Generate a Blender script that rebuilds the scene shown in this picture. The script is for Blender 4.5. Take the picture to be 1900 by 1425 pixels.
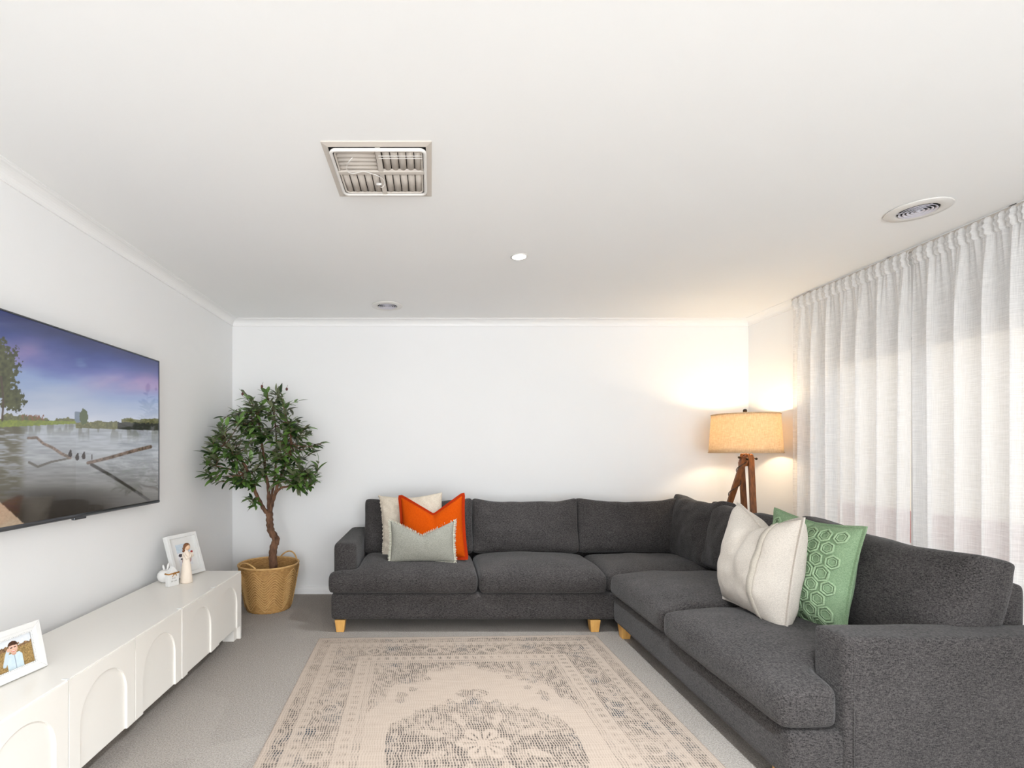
import bpy, math, random
import numpy as np
from mathutils import Vector, Matrix, noise as mnoise

random.seed(7)
RNG = np.random.default_rng(7)
scene = bpy.context.scene
for o in list(bpy.data.objects):
    bpy.data.objects.remove(o)
COL = scene.collection

# ------------------------------------------------------------------ camera, world, light, exposure
F = 915.0            # focal length in pixels of the 1900 px wide frame
VX, VY = 800.0, 838.0
CH = 1.24            # camera height
cam_d = bpy.data.cameras.new('camera')
cam = bpy.data.objects.new('camera', cam_d)
COL.objects.link(cam)
cam.location = (0, 0, CH)
cam.rotation_euler = (math.pi / 2, 0, 0)
cam_d.sensor_fit = 'HORIZONTAL'
cam_d.sensor_width = 36.0
cam_d.lens = 36.0 * F / 1900.0
cam_d.shift_x = (950.0 - VX) / 1900.0
cam_d.shift_y = (VY - 712.5) / 1900.0
cam_d.clip_start = 0.02
scene.camera = cam

world = bpy.data.worlds.new('overcast_sky')
scene.world = world
world.use_nodes = True
wn = world.node_tree
wn.nodes['Background'].inputs[0].default_value = (0.93, 0.96, 1.0, 1)
wn.nodes['Background'].inputs[1].default_value = 1.7

# fill panel added behind the camera, as if daylight came through assumed glazed doors
ar = bpy.data.lights.new('rear_fill_light', 'AREA')
ar.shape = 'RECTANGLE'; ar.size = 3.4; ar.size_y = 2.0
ar.energy = 134; ar.color = (0.925, 0.968, 1.0)
aro = bpy.data.objects.new('rear_fill_light', ar)
COL.objects.link(aro)
aro.location = (0.52, -2.42, 1.15)
aro.rotation_euler = (math.pi / 2, 0, 0)

vs = scene.view_settings
vs.view_transform = 'Standard'
vs.look = 'None'
vs.exposure = 0.13
vs.gamma = 1.0
vs.use_curve_mapping = False
scene.cycles.use_denoising = True
scene.cycles.max_bounces = 6
scene.cycles.diffuse_bounces = 5
scene.cycles.glossy_bounces = 2
scene.cycles.transparent_max_bounces = 10
scene.cycles.use_adaptive_sampling = True
scene.cycles.adaptive_threshold = 0.1
scene.cycles.adaptive_min_samples = 16
scene.cycles.sample_clamp_indirect = 6.0

# ------------------------------------------------------------------ helpers
def lin(c):
    c = c / 255.0
    return c / 12.92 if c <= 0.04045 else ((c + 0.055) / 1.055) ** 2.4

def rgb(r, g, b, a=1.0):
    return (lin(r), lin(g), lin(b), a)

def nlin(a):
    a = np.clip(a / 255.0, 0, 1)
    return np.where(a <= 0.04045, a / 12.92, ((a + 0.055) / 1.055) ** 2.4)

def P(x, y, Y):
    """point at depth Y that the photograph shows at pixel x, y"""
    return Vector(((x - VX) * Y / F, Y, CH - (y - VY) * Y / F))

def link(o, parent=None):
    COL.objects.link(o)
    if parent is not None:
        o.parent = parent
    return o

def wloc(o):
    v = Vector((0, 0, 0))
    while o is not None:
        v = v + o.location
        o = o.parent
    return v

class MB:
    def __init__(s):
        s.v = []; s.f = []
    def add(s, vs_, fs):
        n = len(s.v)
        s.v.extend([tuple(p) for p in vs_])
        s.f.extend([tuple(i + n for i in f) for f in fs])
        return s
    def box(s, x0, x1, y0, y1, z0, z1):
        return s.add([(x0, y0, z0), (x1, y0, z0), (x1, y1, z0), (x0, y1, z0), (x0, y0, z1), (x1, y0, z1), (x1, y1, z1), (x0, y1, z1)],
                     [(0, 3, 2, 1), (4, 5, 6, 7), (0, 1, 5, 4), (1, 2, 6, 5), (2, 3, 7, 6), (3, 0, 4, 7)])
    def taper(s, c, z0, z1, w0, d0, w1, d1, off=(0, 0)):
        x, y = c
        p = []
        for (z, w, d, ox, oy) in ((z0, w0, d0, off[0], off[1]), (z1, w1, d1, 0, 0)):
            p += [(x + ox - w, y + oy - d, z), (x + ox + w, y + oy - d, z), (x + ox + w, y + oy + d, z), (x + ox - w, y + oy + d, z)]
        return s.add(p, [(0, 3, 2, 1), (4, 5, 6, 7), (0, 1, 5, 4), (1, 2, 6, 5), (2, 3, 7, 6), (3, 0, 4, 7)])
    def tube(s, pts, r, seg=8, closed=False, caps=True):
        pts = [Vector(p) for p in pts]
        n = len(pts)
        rr = r if isinstance(r, (list, tuple)) else [r] * n
        up = None
        rings = []
        for i in range(n):
            if closed:
                t = pts[(i + 1) % n] - pts[i - 1]
            else:
                t = pts[min(i + 1, n - 1)] - pts[max(i - 1, 0)]
            if t.length < 1e-9:
                t = Vector((0, 0, 1))
            t.normalize()
            if up is None:
                a = Vector((0, 0, 1)) if abs(t.z) < 0.9 else Vector((1, 0, 0))
                up = (a - t * a.dot(t)).normalized()
            else:
                up = up - t * up.dot(t)
                if up.length < 1e-6:
                    a = Vector((0, 0, 1)) if abs(t.z) < 0.9 else Vector((1, 0, 0))
                    up = a - t * a.dot(t)
                up.normalize()
            b = t.cross(up)
            rings.append([pts[i] + (up * math.cos(2 * math.pi * k / seg) + b * math.sin(2 * math.pi * k / seg)) * rr[i] for k in range(seg)])
        vv = [p for ring in rings for p in ring]
        ff = []
        for i in range(n if closed else n - 1):
            j = (i + 1) % n
            for k in range(seg):
                ff.append((i * seg + k, i * seg + (k + 1) % seg, j * seg + (k + 1) % seg, j * seg + k))
        if caps and not closed:
            ff.append(tuple(range(seg - 1, -1, -1)))
            ff.append(tuple((n - 1) * seg + k for k in range(seg)))
        return s.add(vv, ff)
    def bar(s, p, q, w, d, side=Vector((1, 0, 0))):
        """rectangular bar from p to q, half sizes w (along side) and d"""
        p = Vector(p); q = Vector(q)
        t = (q - p).normalized()
        a = (side - t * side.dot(t)).normalized()
        b = t.cross(a)
        vv = []
        for c in (p, q):
            vv += [c - a * w - b * d, c + a * w - b * d, c + a * w + b * d, c - a * w + b * d]
        return s.add(vv, [(0, 3, 2, 1), (4, 5, 6, 7), (0, 1, 5, 4), (1, 2, 6, 5), (2, 3, 7, 6), (3, 0, 4, 7)])
    def lathe(s, prof, c=(0, 0, 0), seg=32, sx=1.0, sy=1.0, closed=False):
        vv = []; ff = []
        n = len(prof)
        for (r, z) in prof:
            for k in range(seg):
                a = 2 * math.pi * k / seg
                vv.append((c[0] + r * sx * math.cos(a), c[1] + r * sy * math.sin(a), c[2] + z))
        for i in range(n if closed else n - 1):
            j = (i + 1) % n
            for k in range(seg):
                ff.append((i * seg + k, i * seg + (k + 1) % seg, j * seg + (k + 1) % seg, j * seg + k))
        if not closed:
            if prof[0][0] > 1e-5:
                ff.append(tuple(range(seg - 1, -1, -1)))
            if prof[-1][0] > 1e-5:
                ff.append(tuple((n - 1) * seg + k for k in range(seg)))
        return s.add(vv, ff)
    def prism(s, poly, fn, a, b):
        """poly of 2D points, fn(u, v, t) -> xyz, extruded between t = a and t = b"""
        n = len(poly)
        vv = [fn(u, v, a) for u, v in poly] + [fn(u, v, b) for u, v in poly]
        ff = [tuple(range(n - 1, -1, -1)), tuple(range(n, 2 * n))]
        ff += [(i, (i + 1) % n, n + (i + 1) % n, n + i) for i in range(n)]
        return s.add(vv, ff)
    def ball(s, c, r, seg=14, rings=9, sx=1, sy=1, sz=1):
        prof = [(r * math.sin(math.pi * i / rings), -r * math.cos(math.pi * i / rings) * sz) for i in range(rings + 1)]
        prof[0] = (1e-6, prof[0][1]); prof[-1] = (1e-6, prof[-1][1])
        return s.lathe(prof, c, seg, sx, sy)
    def xf(s, m):
        s.v = [tuple(m @ Vector(p)) for p in s.v]
        return s

def mesh_of(name, v, f, smooth=False):
    me = bpy.data.meshes.new(name)
    me.from_pydata([tuple(p) for p in v], [], f)
    me.update()
    import bmesh
    bm = bmesh.new(); bm.from_mesh(me)
    bmesh.ops.recalc_face_normals(bm, faces=bm.faces)
    bm.to_mesh(me); bm.free()
    if smooth:
        me.polygons.foreach_set('use_smooth', [True] * len(me.polygons))
    return me

def obj(name, mb, m, parent=None, smooth=False, bevel=0, seg=2, subsurf=0, autosmooth=False):
    off = wloc(parent) if parent is not None else Vector((0, 0, 0))
    v = [(p[0] - off.x, p[1] - off.y, p[2] - off.z) for p in mb.v]
    me = mesh_of(name, v, mb.f, smooth)
    me.materials.append(m)
    o = link(bpy.data.objects.new(name, me), parent)
    if bevel:
        b = o.modifiers.new('bevel', 'BEVEL'); b.width = bevel; b.segments = seg; b.limit_method = 'ANGLE'
        b.harden_normals = False
    if subsurf:
        b = o.modifiers.new('subsurf', 'SUBSURF'); b.levels = subsurf; b.render_levels = subsurf
    return o

def tag(o, label=None, cat=None, group=None, kind=None):
    if label: o['label'] = label
    if cat: o['category'] = cat
    if group: o['group'] = group
    if kind: o['kind'] = kind
    return o

def thing(name, label, cat, loc=(0, 0, 0), group=None):
    o = bpy.data.objects.new(name, None)
    o.empty_display_size = 0.1
    link(o); o.location = loc
    return tag(o, label, cat, group)

def struct(name, mb, m, parent=None, **k):
    o = obj(name, mb, m, parent, **k)
    if parent is None:
        o['kind'] = 'structure'
    return o

# ---- materials
class NT:
    def __init__(s, name):
        s.m = bpy.data.materials.new(name); s.m.use_nodes = True
        s.t = s.m.node_tree
        s.b = s.t.nodes['Principled BSDF']
        s.out = s.t.nodes['Material Output']
    def n(s, typ, **kw):
        nd = s.t.nodes.new(typ)
        for k, v in kw.items():
            setattr(nd, k, v)
        return nd
    def l(s, a, b):
        s.t.links.new(a, b)
    def math(s, op, a, b=None, c=None):
        nd = s.n('ShaderNodeMath', operation=op)
        for i, v in enumerate((a, b, c)):
            if v is None: continue
            if isinstance(v, (int, float)): nd.inputs[i].default_value = v
            else: s.l(v, nd.inputs[i])
        return nd.outputs[0]
    def mix(s, fac, a, b, blend='MIX'):
        nd = s.n('ShaderNodeMix', data_type='RGBA', blend_type=blend)
        for sock, v in ((nd.inputs[0], fac), (nd.inputs[6], a), (nd.inputs[7], b)):
            if isinstance(v, (int, float)): sock.default_value = v
            elif isinstance(v, tuple): sock.default_value = v
            else: s.l(v, sock)
        return nd.outputs[2]
    def noise(s, scale, detail=2, vec=None, rough=0.5):
        nd = s.n('ShaderNodeTexNoise')
        nd.inputs['Scale'].default_value = scale; nd.inputs['Detail'].default_value = detail; nd.inputs['Roughness'].default_value = rough
        if vec is not None: s.l(vec, nd.inputs['Vector'])
        return nd.outputs[0]
    def obj(s):
        return s.n('ShaderNodeTexCoord').outputs['Object']
    def map(s, vec, scale=(1, 1, 1), rot=(0, 0, 0)):
        nd = s.n('ShaderNodeMapping')
        nd.inputs['Scale'].default_value = scale; nd.inputs['Rotation'].default_value = rot
        s.l(vec, nd.inputs['Vector'])
        return nd.outputs[0]
    def ramp(s, fac, a, b, ca=(0, 0, 0, 1), cb=(1, 1, 1, 1)):
        nd = s.n('ShaderNodeValToRGB')
        e = nd.color_ramp.elements
        e[0].position = a; e[1].position = b; e[0].color = ca; e[1].color = cb
        s.l(fac, nd.inputs[0])
        return nd.outputs[0]
    def bump(s, h, strength=0.3, dist=0.01):
        nd = s.n('ShaderNodeBump')
        nd.inputs['Strength'].default_value = strength; nd.inputs['Distance'].default_value = dist
        s.l(h, nd.inputs['Height'])
        s.l(nd.outputs[0], s.b.inputs['Normal'])
    def set(s, **kw):
        for k, v in kw.items():
            k = k.replace('_', ' ')
            sock = s.b.inputs[k]
            if isinstance(v, (int, float, tuple)): sock.default_value = v
            else: s.l(v, sock)
        return s

def paint(name, c, rough=0.6, bump=0.03, scale=220, spec=0.3):
    t = NT(name)
    o = t.obj()
    n = t.noise(scale, 2, o)
    t.set(Base_Color=t.mix(t.noise(1.3, 2, o), c, tuple(x * 0.97 for x in c[:3]) + (1,)), Roughness=rough)
    t.b.inputs['Specular IOR Level'].default_value = spec
    t.bump(n, bump, 0.002)
    return t.m

def fabric(name, c1, c2, scale=420, bump=0.5, sheen=0.25, patch=0.12, rough=0.95, weave=True):
    """woven cloth: crossing threads and speckle, soft larger patches of nap"""
    t = NT(name)
    o = t.obj()
    nf = t.noise(scale, 2, o, 0.65)
    th = t.noise(1.0, 1, t.map(o, (scale * 0.9, scale * 0.28, scale * 0.9), (0.5, 0.4, 0.78)))
    tv = t.noise(1.0, 1, t.map(o, (scale * 0.28, scale * 0.9, scale * 0.9), (0.4, 0.5, 0.78)))
    w = t.math('MULTIPLY', t.math('ADD', t.math('ADD', nf, th), tv), 0.3333) if weave else nf
    sp = t.ramp(w, 0.38, 0.62)
    col = t.mix(sp, c1, c2)
    big = t.noise(5.0, 3, o)
    col = t.mix(t.math('MULTIPLY', t.ramp(big, 0.35, 0.7), patch), col, tuple(min(1, x * 1.6 + 0.01) for x in c2[:3]) + (1,))
    t.set(Base_Color=col, Roughness=rough)
    t.b.inputs['Specular IOR Level'].default_value = 0.06
    t.b.inputs['Sheen Weight'].default_value = sheen
    t.b.inputs['Sheen Roughness'].default_value = 0.5
    t.bump(w, bump, 0.003)
    return t.m

def wood(name, c1, c2, axis=(3, 3, 30), rough=0.45, scale=6):
    t = NT(name)
    o = t.obj()
    n = t.noise(scale, 4, t.map(o, axis))
    t.set(Base_Color=t.mix(t.ramp(n, 0.3, 0.7), c1, c2), Roughness=rough)
    t.bump(n, 0.08, 0.003)
    return t.m

def plain(name, c, rough=0.5, metal=0.0, spec=0.5):
    t = NT(name)
    o = t.obj()
    t.set(Base_Color=t.mix(t.noise(40, 2, o), c, tuple(x * 0.93 for x in c[:3]) + (1,)), Roughness=rough, Metallic=metal)
    t.b.inputs['Specular IOR Level'].default_value = spec
    return t.m

def attr_mat(name, rough=0.5, emit=0.0, bump=0.0, coat=0.0):
    t = NT(name)
    a = t.n('ShaderNodeAttribute'); a.attribute_name = 'Col'
    if emit:
        t.set(Base_Color=(0.01, 0.01, 0.012, 1), Roughness=rough)
        t.l(a.outputs['Color'], t.b.inputs['Emission Color'])
        t.b.inputs['Emission Strength'].default_value = emit
    else:
        t.set(Base_Color=a.outputs['Color'], Roughness=rough)
    return t.m

M = {}
M['wall'] = paint('wall_paint', (0.88, 0.88, 0.88, 1), 0.85, 0.03, 220, 0.1)
M['ceiling'] = paint('ceiling_paint', (0.90, 0.90, 0.895, 1), 0.9, 0.03, 220, 0.1)
M['trim'] = paint('trim_gloss_paint', (0.90, 0.895, 0.89, 1), 0.35, 0.01)
M['cabinet'] = paint('cabinet_satin_paint', (0.88, 0.845, 0.79, 1), 0.28, 0.006, 60, 0.5)
M['white'] = paint('white_lacquer', (0.78, 0.775, 0.76, 1), 0.35, 0.01)
M['ceramic'] = paint('white_ceramic', (0.85, 0.84, 0.82, 1), 0.25, 0.05, 90, 0.5)
M['sofa'] = fabric('charcoal_twill', rgb(27, 26, 26), rgb(80, 76, 75), 270, 0.7, 0.12, 0.10)
M['orange'] = fabric('orange_velvet', rgb(158, 56, 4), rgb(188, 76, 8), 500, 0.25, 0.0, 0.06)
M['orange_trim'] = fabric('rust_flange_cloth', rgb(138, 36, 10), rgb(164, 48, 12), 500, 0.25, 0.0, 0.05)
M['greylinen'] = fabric('grey_green_linen', rgb(112, 111, 103), rgb(154, 153, 143), 420, 0.5, 0.05, 0.1)
M['greylinen_edge'] = fabric('pale_fringe_linen', rgb(170, 168, 152), rgb(200, 198, 184), 420, 0.4, 0.1, 0.1)
M['seamdark'] = plain('dark_stitching', rgb(72, 78, 72), 0.9)
M['cream'] = fabric('cream_embossed_cotton', rgb(178, 167, 151), rgb(206, 195, 179), 300, 0.6, 0.05, 0.1)
M['ivory'] = fabric('ivory_washed_linen', rgb(180, 172, 163), rgb(205, 197, 187), 380, 0.4, 0.05, 0.08)
M['ivory_band'] = fabric('ivory_inset_band', rgb(172, 164, 152), rgb(194, 186, 174), 380, 0.4, 0.1, 0.1)
M['green'] = fabric('sage_green_cotton', rgb(104, 130, 98), rgb(142, 164, 132), 400, 0.45, 0.05, 0.10)
M['green_cord'] = fabric('sage_green_appliqued_tape', rgb(128, 154, 120), rgb(164, 186, 152), 420, 0.5, 0.05, 0.1)
M['oak'] = wood('light_oak', rgb(222, 172, 98), rgb(202, 148, 76), (4, 4, 1), 0.45, 10)
M['walnut'] = wood('walnut_brown', rgb(140, 84, 40), rgb(88, 48, 20), (30, 30, 3), 0.4, 3)
M['bronze'] = plain('dark_bronze', rgb(62, 52, 44), 0.35, 0.9)
M['black'] = plain('black_plastic', rgb(18, 18, 18), 0.5)
M['darkmetal'] = plain('gunmetal', rgb(96, 98, 102), 0.3, 0.85)
M['silver'] = plain('brushed_silver', rgb(190, 190, 190), 0.3, 0.9)
M['twine'] = plain('jute_twine', rgb(176, 124, 60), 0.9)
M['vent'] = paint('aged_vent_plastic', rgb(206, 198, 189), 0.5, 0.02)
M['ventwhite'] = paint('white_vent_plastic', rgb(226, 223, 219), 0.4, 0.01)
M['ventlilac'] = paint('vent_ring_plastic', rgb(222, 219, 228), 0.4, 0.01)
M['dark'] = plain('duct_shade_paint', rgb(40, 38, 40), 0.9)  # dark colour standing in for the shade inside the ceiling ducts
M['bark'] = None
M['soil'] = plain('dark_pot_filler', rgb(58, 46, 34), 0.95)

t = NT('bark'); o_ = t.obj()
nb = t.noise(38, 4, t.map(o_, (1, 1, 0.35)))
t.set(Base_Color=t.mix(t.ramp(nb, 0.3, 0.7), rgb(64, 42, 30), rgb(128, 92, 68)), Roughness=0.85)
t.bump(nb, 0.8, 0.01); M['bark'] = t.m

t = NT('olive_leaf')
g = t.n('ShaderNodeNewGeometry'); oi = t.n('ShaderNodeObjectInfo')
rnd = t.math('FRACT', t.math('ADD', g.outputs['Random Per Island'], oi.outputs['Random']))
top = t.mix(t.ramp(rnd, 0.15, 0.95), rgb(34, 58, 26), rgb(104, 140, 62))
under = t.mix(rnd, rgb(92, 100, 74), rgb(132, 138, 106))
t.set(Base_Color=t.mix(g.outputs['Backfacing'], top, under), Roughness=0.38)
M['leaf'] = t.m
M['olive'] = plain('olive_fruit', rgb(92, 44, 34), 0.3)
M['hairbrown'] = plain('painted_brown_hair', rgb(120, 74, 38), 0.5)
M['figurine'] = paint('cream_carved_resin', rgb(236, 222, 206), 0.6, 0.6, 140)
M['skin'] = plain('painted_skin_resin', rgb(222, 184, 152), 0.6)
M['red'] = plain('painted_red', rgb(150, 44, 40), 0.5)
M['textgrey'] = plain('grey_print', rgb(170, 170, 164), 0.7)

t = NT('carpet'); o_ = t.obj()
nf = t.noise(170, 3, o_, 0.75)
nm = t.noise(60, 2, o_)
mk = t.n('ShaderNodeTexVoronoi'); mk.feature = 'F1'; mk.inputs['Scale'].default_value = 2.3
t.l(t.map(o_, (1.6, 0.7, 1), (0, 0, 0.5)), mk.inputs['Vector'])
sep = t.n('ShaderNodeSeparateColor'); t.l(mk.outputs['Color'], sep.inputs[0])
base = t.mix(t.ramp(nf, 0.3, 0.7), rgb(98, 90, 83), rgb(206, 196, 186))
base = t.mix(t.math('MULTIPLY', nm, 0.35), base, rgb(150, 140, 130))
base = t.mix(t.math('MULTIPLY', t.ramp(sep.outputs[0], 0.35, 0.75), 0.10), base, rgb(214, 205, 194))
t.set(Base_Color=base, Roughness=1.0)
t.b.inputs['Specular IOR Level'].default_value = 0.05
t.b.inputs['Sheen Weight'].default_value = 0.2
t.bump(t.math('ADD', nf, nm), 0.8, 0.012); M['carpet'] = t.m

# sheer curtain: light passes, folds and slubs show
def sheer(name, trans, c):
    t = NT(name); o_ = t.obj()
    h = t.noise(1.0, 2, t.map(o_, (14, 14, 420)))
    v = t.noise(1.0, 2, t.map(o_, (420, 420, 10)))
    f = t.noise(900, 1, o_)
    w = t.math('ADD', t.math('MULTIPLY', t.ramp(h, 0.35, 0.72), 0.55), t.math('MULTIPLY', t.ramp(v, 0.35, 0.72), 0.45))
    tr = t.n('ShaderNodeBsdfTransparent')
    tl = t.n('ShaderNodeBsdfTranslucent'); tl.inputs[0].default_value = c
    df = t.n('ShaderNodeBsdfDiffuse'); df.inputs[0].default_value = c
    m1 = t.n('ShaderNodeMixShader'); m1.inputs[0].default_value = 0.42
    t.l(df.outputs[0], m1.inputs[1]); t.l(tl.outputs[0], m1.inputs[2])
    m2 = t.n('ShaderNodeMixShader')
    fac = t.math('SUBTRACT', 1.0 - trans + 0.0, t.math('MULTIPLY', t.math('SUBTRACT', 0.55, w), 0.34))
    t.l(fac, m2.inputs[0]); t.l(tr.outputs[0], m2.inputs[1]); t.l(m1.outputs[0], m2.inputs[2])
    t.l(m2.outputs[0], t.out.inputs[0])
    return t.m
M['sheer'] = sheer('sheer_white_linen', 0.13, (0.93, 0.92, 0.91, 1))
M['sheer_head'] = sheer('gathered_heading_cloth', 0.02, (0.93, 0.92, 0.91, 1))

t = NT('window_glass')
tr = t.n('ShaderNodeBsdfTransparent'); gl = t.n('ShaderNodeBsdfGlossy'); gl.inputs['Roughness'].default_value = 0.02
ms = t.n('ShaderNodeMixShader'); ms.inputs[0].default_value = 0.06
t.l(tr.outputs[0], ms.inputs[1]); t.l(gl.outputs[0], ms.inputs[2]); t.l(ms.outputs[0], t.out.inputs[0])
M['glass'] = t.m

t = NT('linen_lampshade'); o_ = t.obj()
h = t.noise(1.0, 3, t.map(o_, (30, 30, 380))); v = t.noise(1.0, 3, t.map(o_, (300, 300, 26)))
w = t.math('MULTIPLY', t.math('ADD', t.ramp(h, 0.35, 0.7), t.ramp(v, 0.35, 0.7)), 0.5)
cc = t.mix(w, rgb(206, 182, 146), rgb(246, 232, 208))
df = t.n('ShaderNodeBsdfDiffuse'); tl = t.n('ShaderNodeBsdfTranslucent')
t.l(cc, df.inputs[0]); t.l(cc, tl.inputs[0])
ms = t.n('ShaderNodeMixShader'); ms.inputs[0].default_value = 0.5
t.l(df.outputs[0], ms.inputs[1]); t.l(tl.outputs[0], ms.inputs[2]); t.l(ms.outputs[0], t.out.inputs[0])
M['shade'] = t.m

def emis(name, c, s):
    t = NT(name)
    t.set(Base_Color=c)
    t.b.inputs['Emission Color'].default_value = c
    t.b.inputs['Emission Strength'].default_value = s
    return t.m
M['bulb'] = emis('warm_bulb', (1.0, 0.8, 0.55, 1), 30)
M['led'] = emis('led_disc', (1.0, 0.97, 0.92, 1), 14)
M['outside_wall'] = paint('cream_render_outside', rgb(236, 222, 200), 0.9)
M['outside_brick'] = paint('red_brick_outside', rgb(168, 112, 104), 0.9)
M['outside_ground'] = paint('pale_paving_outside', rgb(196, 192, 186), 0.9)

# ------------------------------------------------------------------ room shell
XL, XR, YB, YR, ZC = -1.736, 2.772, 4.306, -2.6, 2.39
WT = 0.14
struct('floor', MB().box(XL - WT, XR + WT, YR - WT, YB + WT, -0.1, 0.0), M['carpet'])
struct('ceiling', MB().box(XL - WT, XR + WT, YR - WT, YB + WT, ZC, ZC + 0.1), M['ceiling'])
struct('wall_left', MB().box(XL - WT, XL, YR - WT, YB + WT, 0, ZC), M['wall'])
struct('wall_back', MB().box(XL, XR, YB, YB + WT, 0, ZC), M['wall'])
WY0, WY1, WZ0, WZ1 = 0.5, 3.56, 0.3, 1.9
mb = MB()
mb.box(XR, XR + WT, WY1, YB + WT, 0, ZC)
mb.box(XR, XR + WT, YR - WT, WY0, 0, ZC)
mb.box(XR, XR + WT, WY0, WY1, 0, WZ0)
mb.box(XR, XR + WT, WY0, WY1, WZ1, ZC)
struct('wall_right', mb, M['wall'])
mb = MB()
RX0, RX1, RZ1 = -1.2, 2.24, 2.1
mb.box(XL, RX0, YR - WT, YR, 0, ZC); mb.box(RX1, XR, YR - WT, YR, 0, ZC); mb.box(RX0, RX1, YR - WT, YR, RZ1, ZC)
struct('wall_rear', mb, M['wall'])

# windows
def window(name, axis, a0, a1, z0, z1, c, mull, fw=0.05, fd=0.06):
    root = bpy.data.objects.new(name, None); link(root); root['kind'] = 'structure'
    def bx(p0, p1, q0, q1, d0, d1):
        return MB().box(d0, d1, p0, p1, q0, q1) if axis == 'y' else MB().box(p0, p1, d0, d1, q0, q1)
    for (p0, p1, q0, q1) in ((a0, a1, z0, z0 + fw), (a0, a1, z1 - fw, z1), (a0, a0 + fw, z0 + fw, z1 - fw), (a1 - fw, a1, z0 + fw, z1 - fw)):
        obj('frame_bar', bx(p0, p1, q0, q1, c - fd / 2, c + fd / 2), M['white'], root)
    edges = [a0 + fw] + [m for m in mull] + [a1 - fw]
    for m in mull:
        obj('mullion', bx(m - 0.03, m + 0.03, z0 + fw, z1 - fw, c - fd / 2, c + fd / 2), M['white'], root)
    for i in range(len(edges) - 1):
        p0 = edges[i] + (0.03 if i else 0); p1 = edges[i + 1] - (0.03 if i < len(edges) - 2 else 0)
        obj('pane', bx(p0, p1, z0 + fw, z1 - fw, c - 0.003, c + 0.003), M['glass'], root)
    return root
window('window_1', 'y', WY0, WY1, WZ0, WZ1, XR + 0.09, (1.3, 2.05, 2.88))
window('window_added', 'x', RX0, RX1, 0.02, RZ1, YR - 0.08, (0.52,))  # assumed glazed doors, added out of view to go with the rear fill

# cornice and skirting
def cove(p=0.066, h=0.056):
    pts = [(0, 0), (0, -h), (0.008, -h), (0.009, -h + 0.007)]
    for i in range(7):
        a = math.pi / 2 * i / 6
        pts.append((p - 0.012 - (p - 0.02) * math.cos(a), -h + 0.010 + (h - 0.016) * math.sin(a)))
    pts += [(p - 0.007, -0.004), (p, -0.004), (p, 0)]
    return pts
cv = cove()
struct('trim_1', MB().prism(cv, lambda u, v, t_: (t_, YB - u, ZC + v), XL, XR), M['trim'])
struct('trim_2', MB().prism(cv, lambda u, v, t_: (XL + u, t_, ZC + v), YR, YB), M['trim'])
struct('trim_3', MB().prism(cv, lambda u, v, t_: (XR - u, t_, ZC + v), YR, YB), M['trim'])
sk = [(0, 0), (0.016, 0), (0.016, 0.026), (0.012, 0.030), (0.012, 0.034), (0.016, 0.037), (0.014, 0.048), (0.010, 0.051), (0.010, 0.054), (0.007, 0.062), (0, 0.064)]
struct('baseboard_back', MB().prism(sk, lambda u, v, t_: (t_, YB - u, v), XL, XR), M['trim'])
struct('baseboard_left', MB().prism(sk, lambda u, v, t_: (XL + u, t_, v), YR, YB), M['trim'])
struct('baseboard_right', MB().prism(sk, lambda u, v, t_: (XR - u, t_, v), YR, YB), M['trim'])

# outside, seen through the sheers
struct('floor_outside', MB().box(XR + WT, 14, -6, 12, -0.25, -0.12), M['outside_ground'])
struct('wall_outside', MB().box(7.2, 7.4, -6, 12, 0.35, 1.75).box(7.2, 7.4, 3.5, 12, 1.75, 2.9), M['outside_wall'])
struct('wall_outside_footing', MB().box(7.15, 7.4, -6, 12, -0.12, 0.35), M['outside_brick'])

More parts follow.
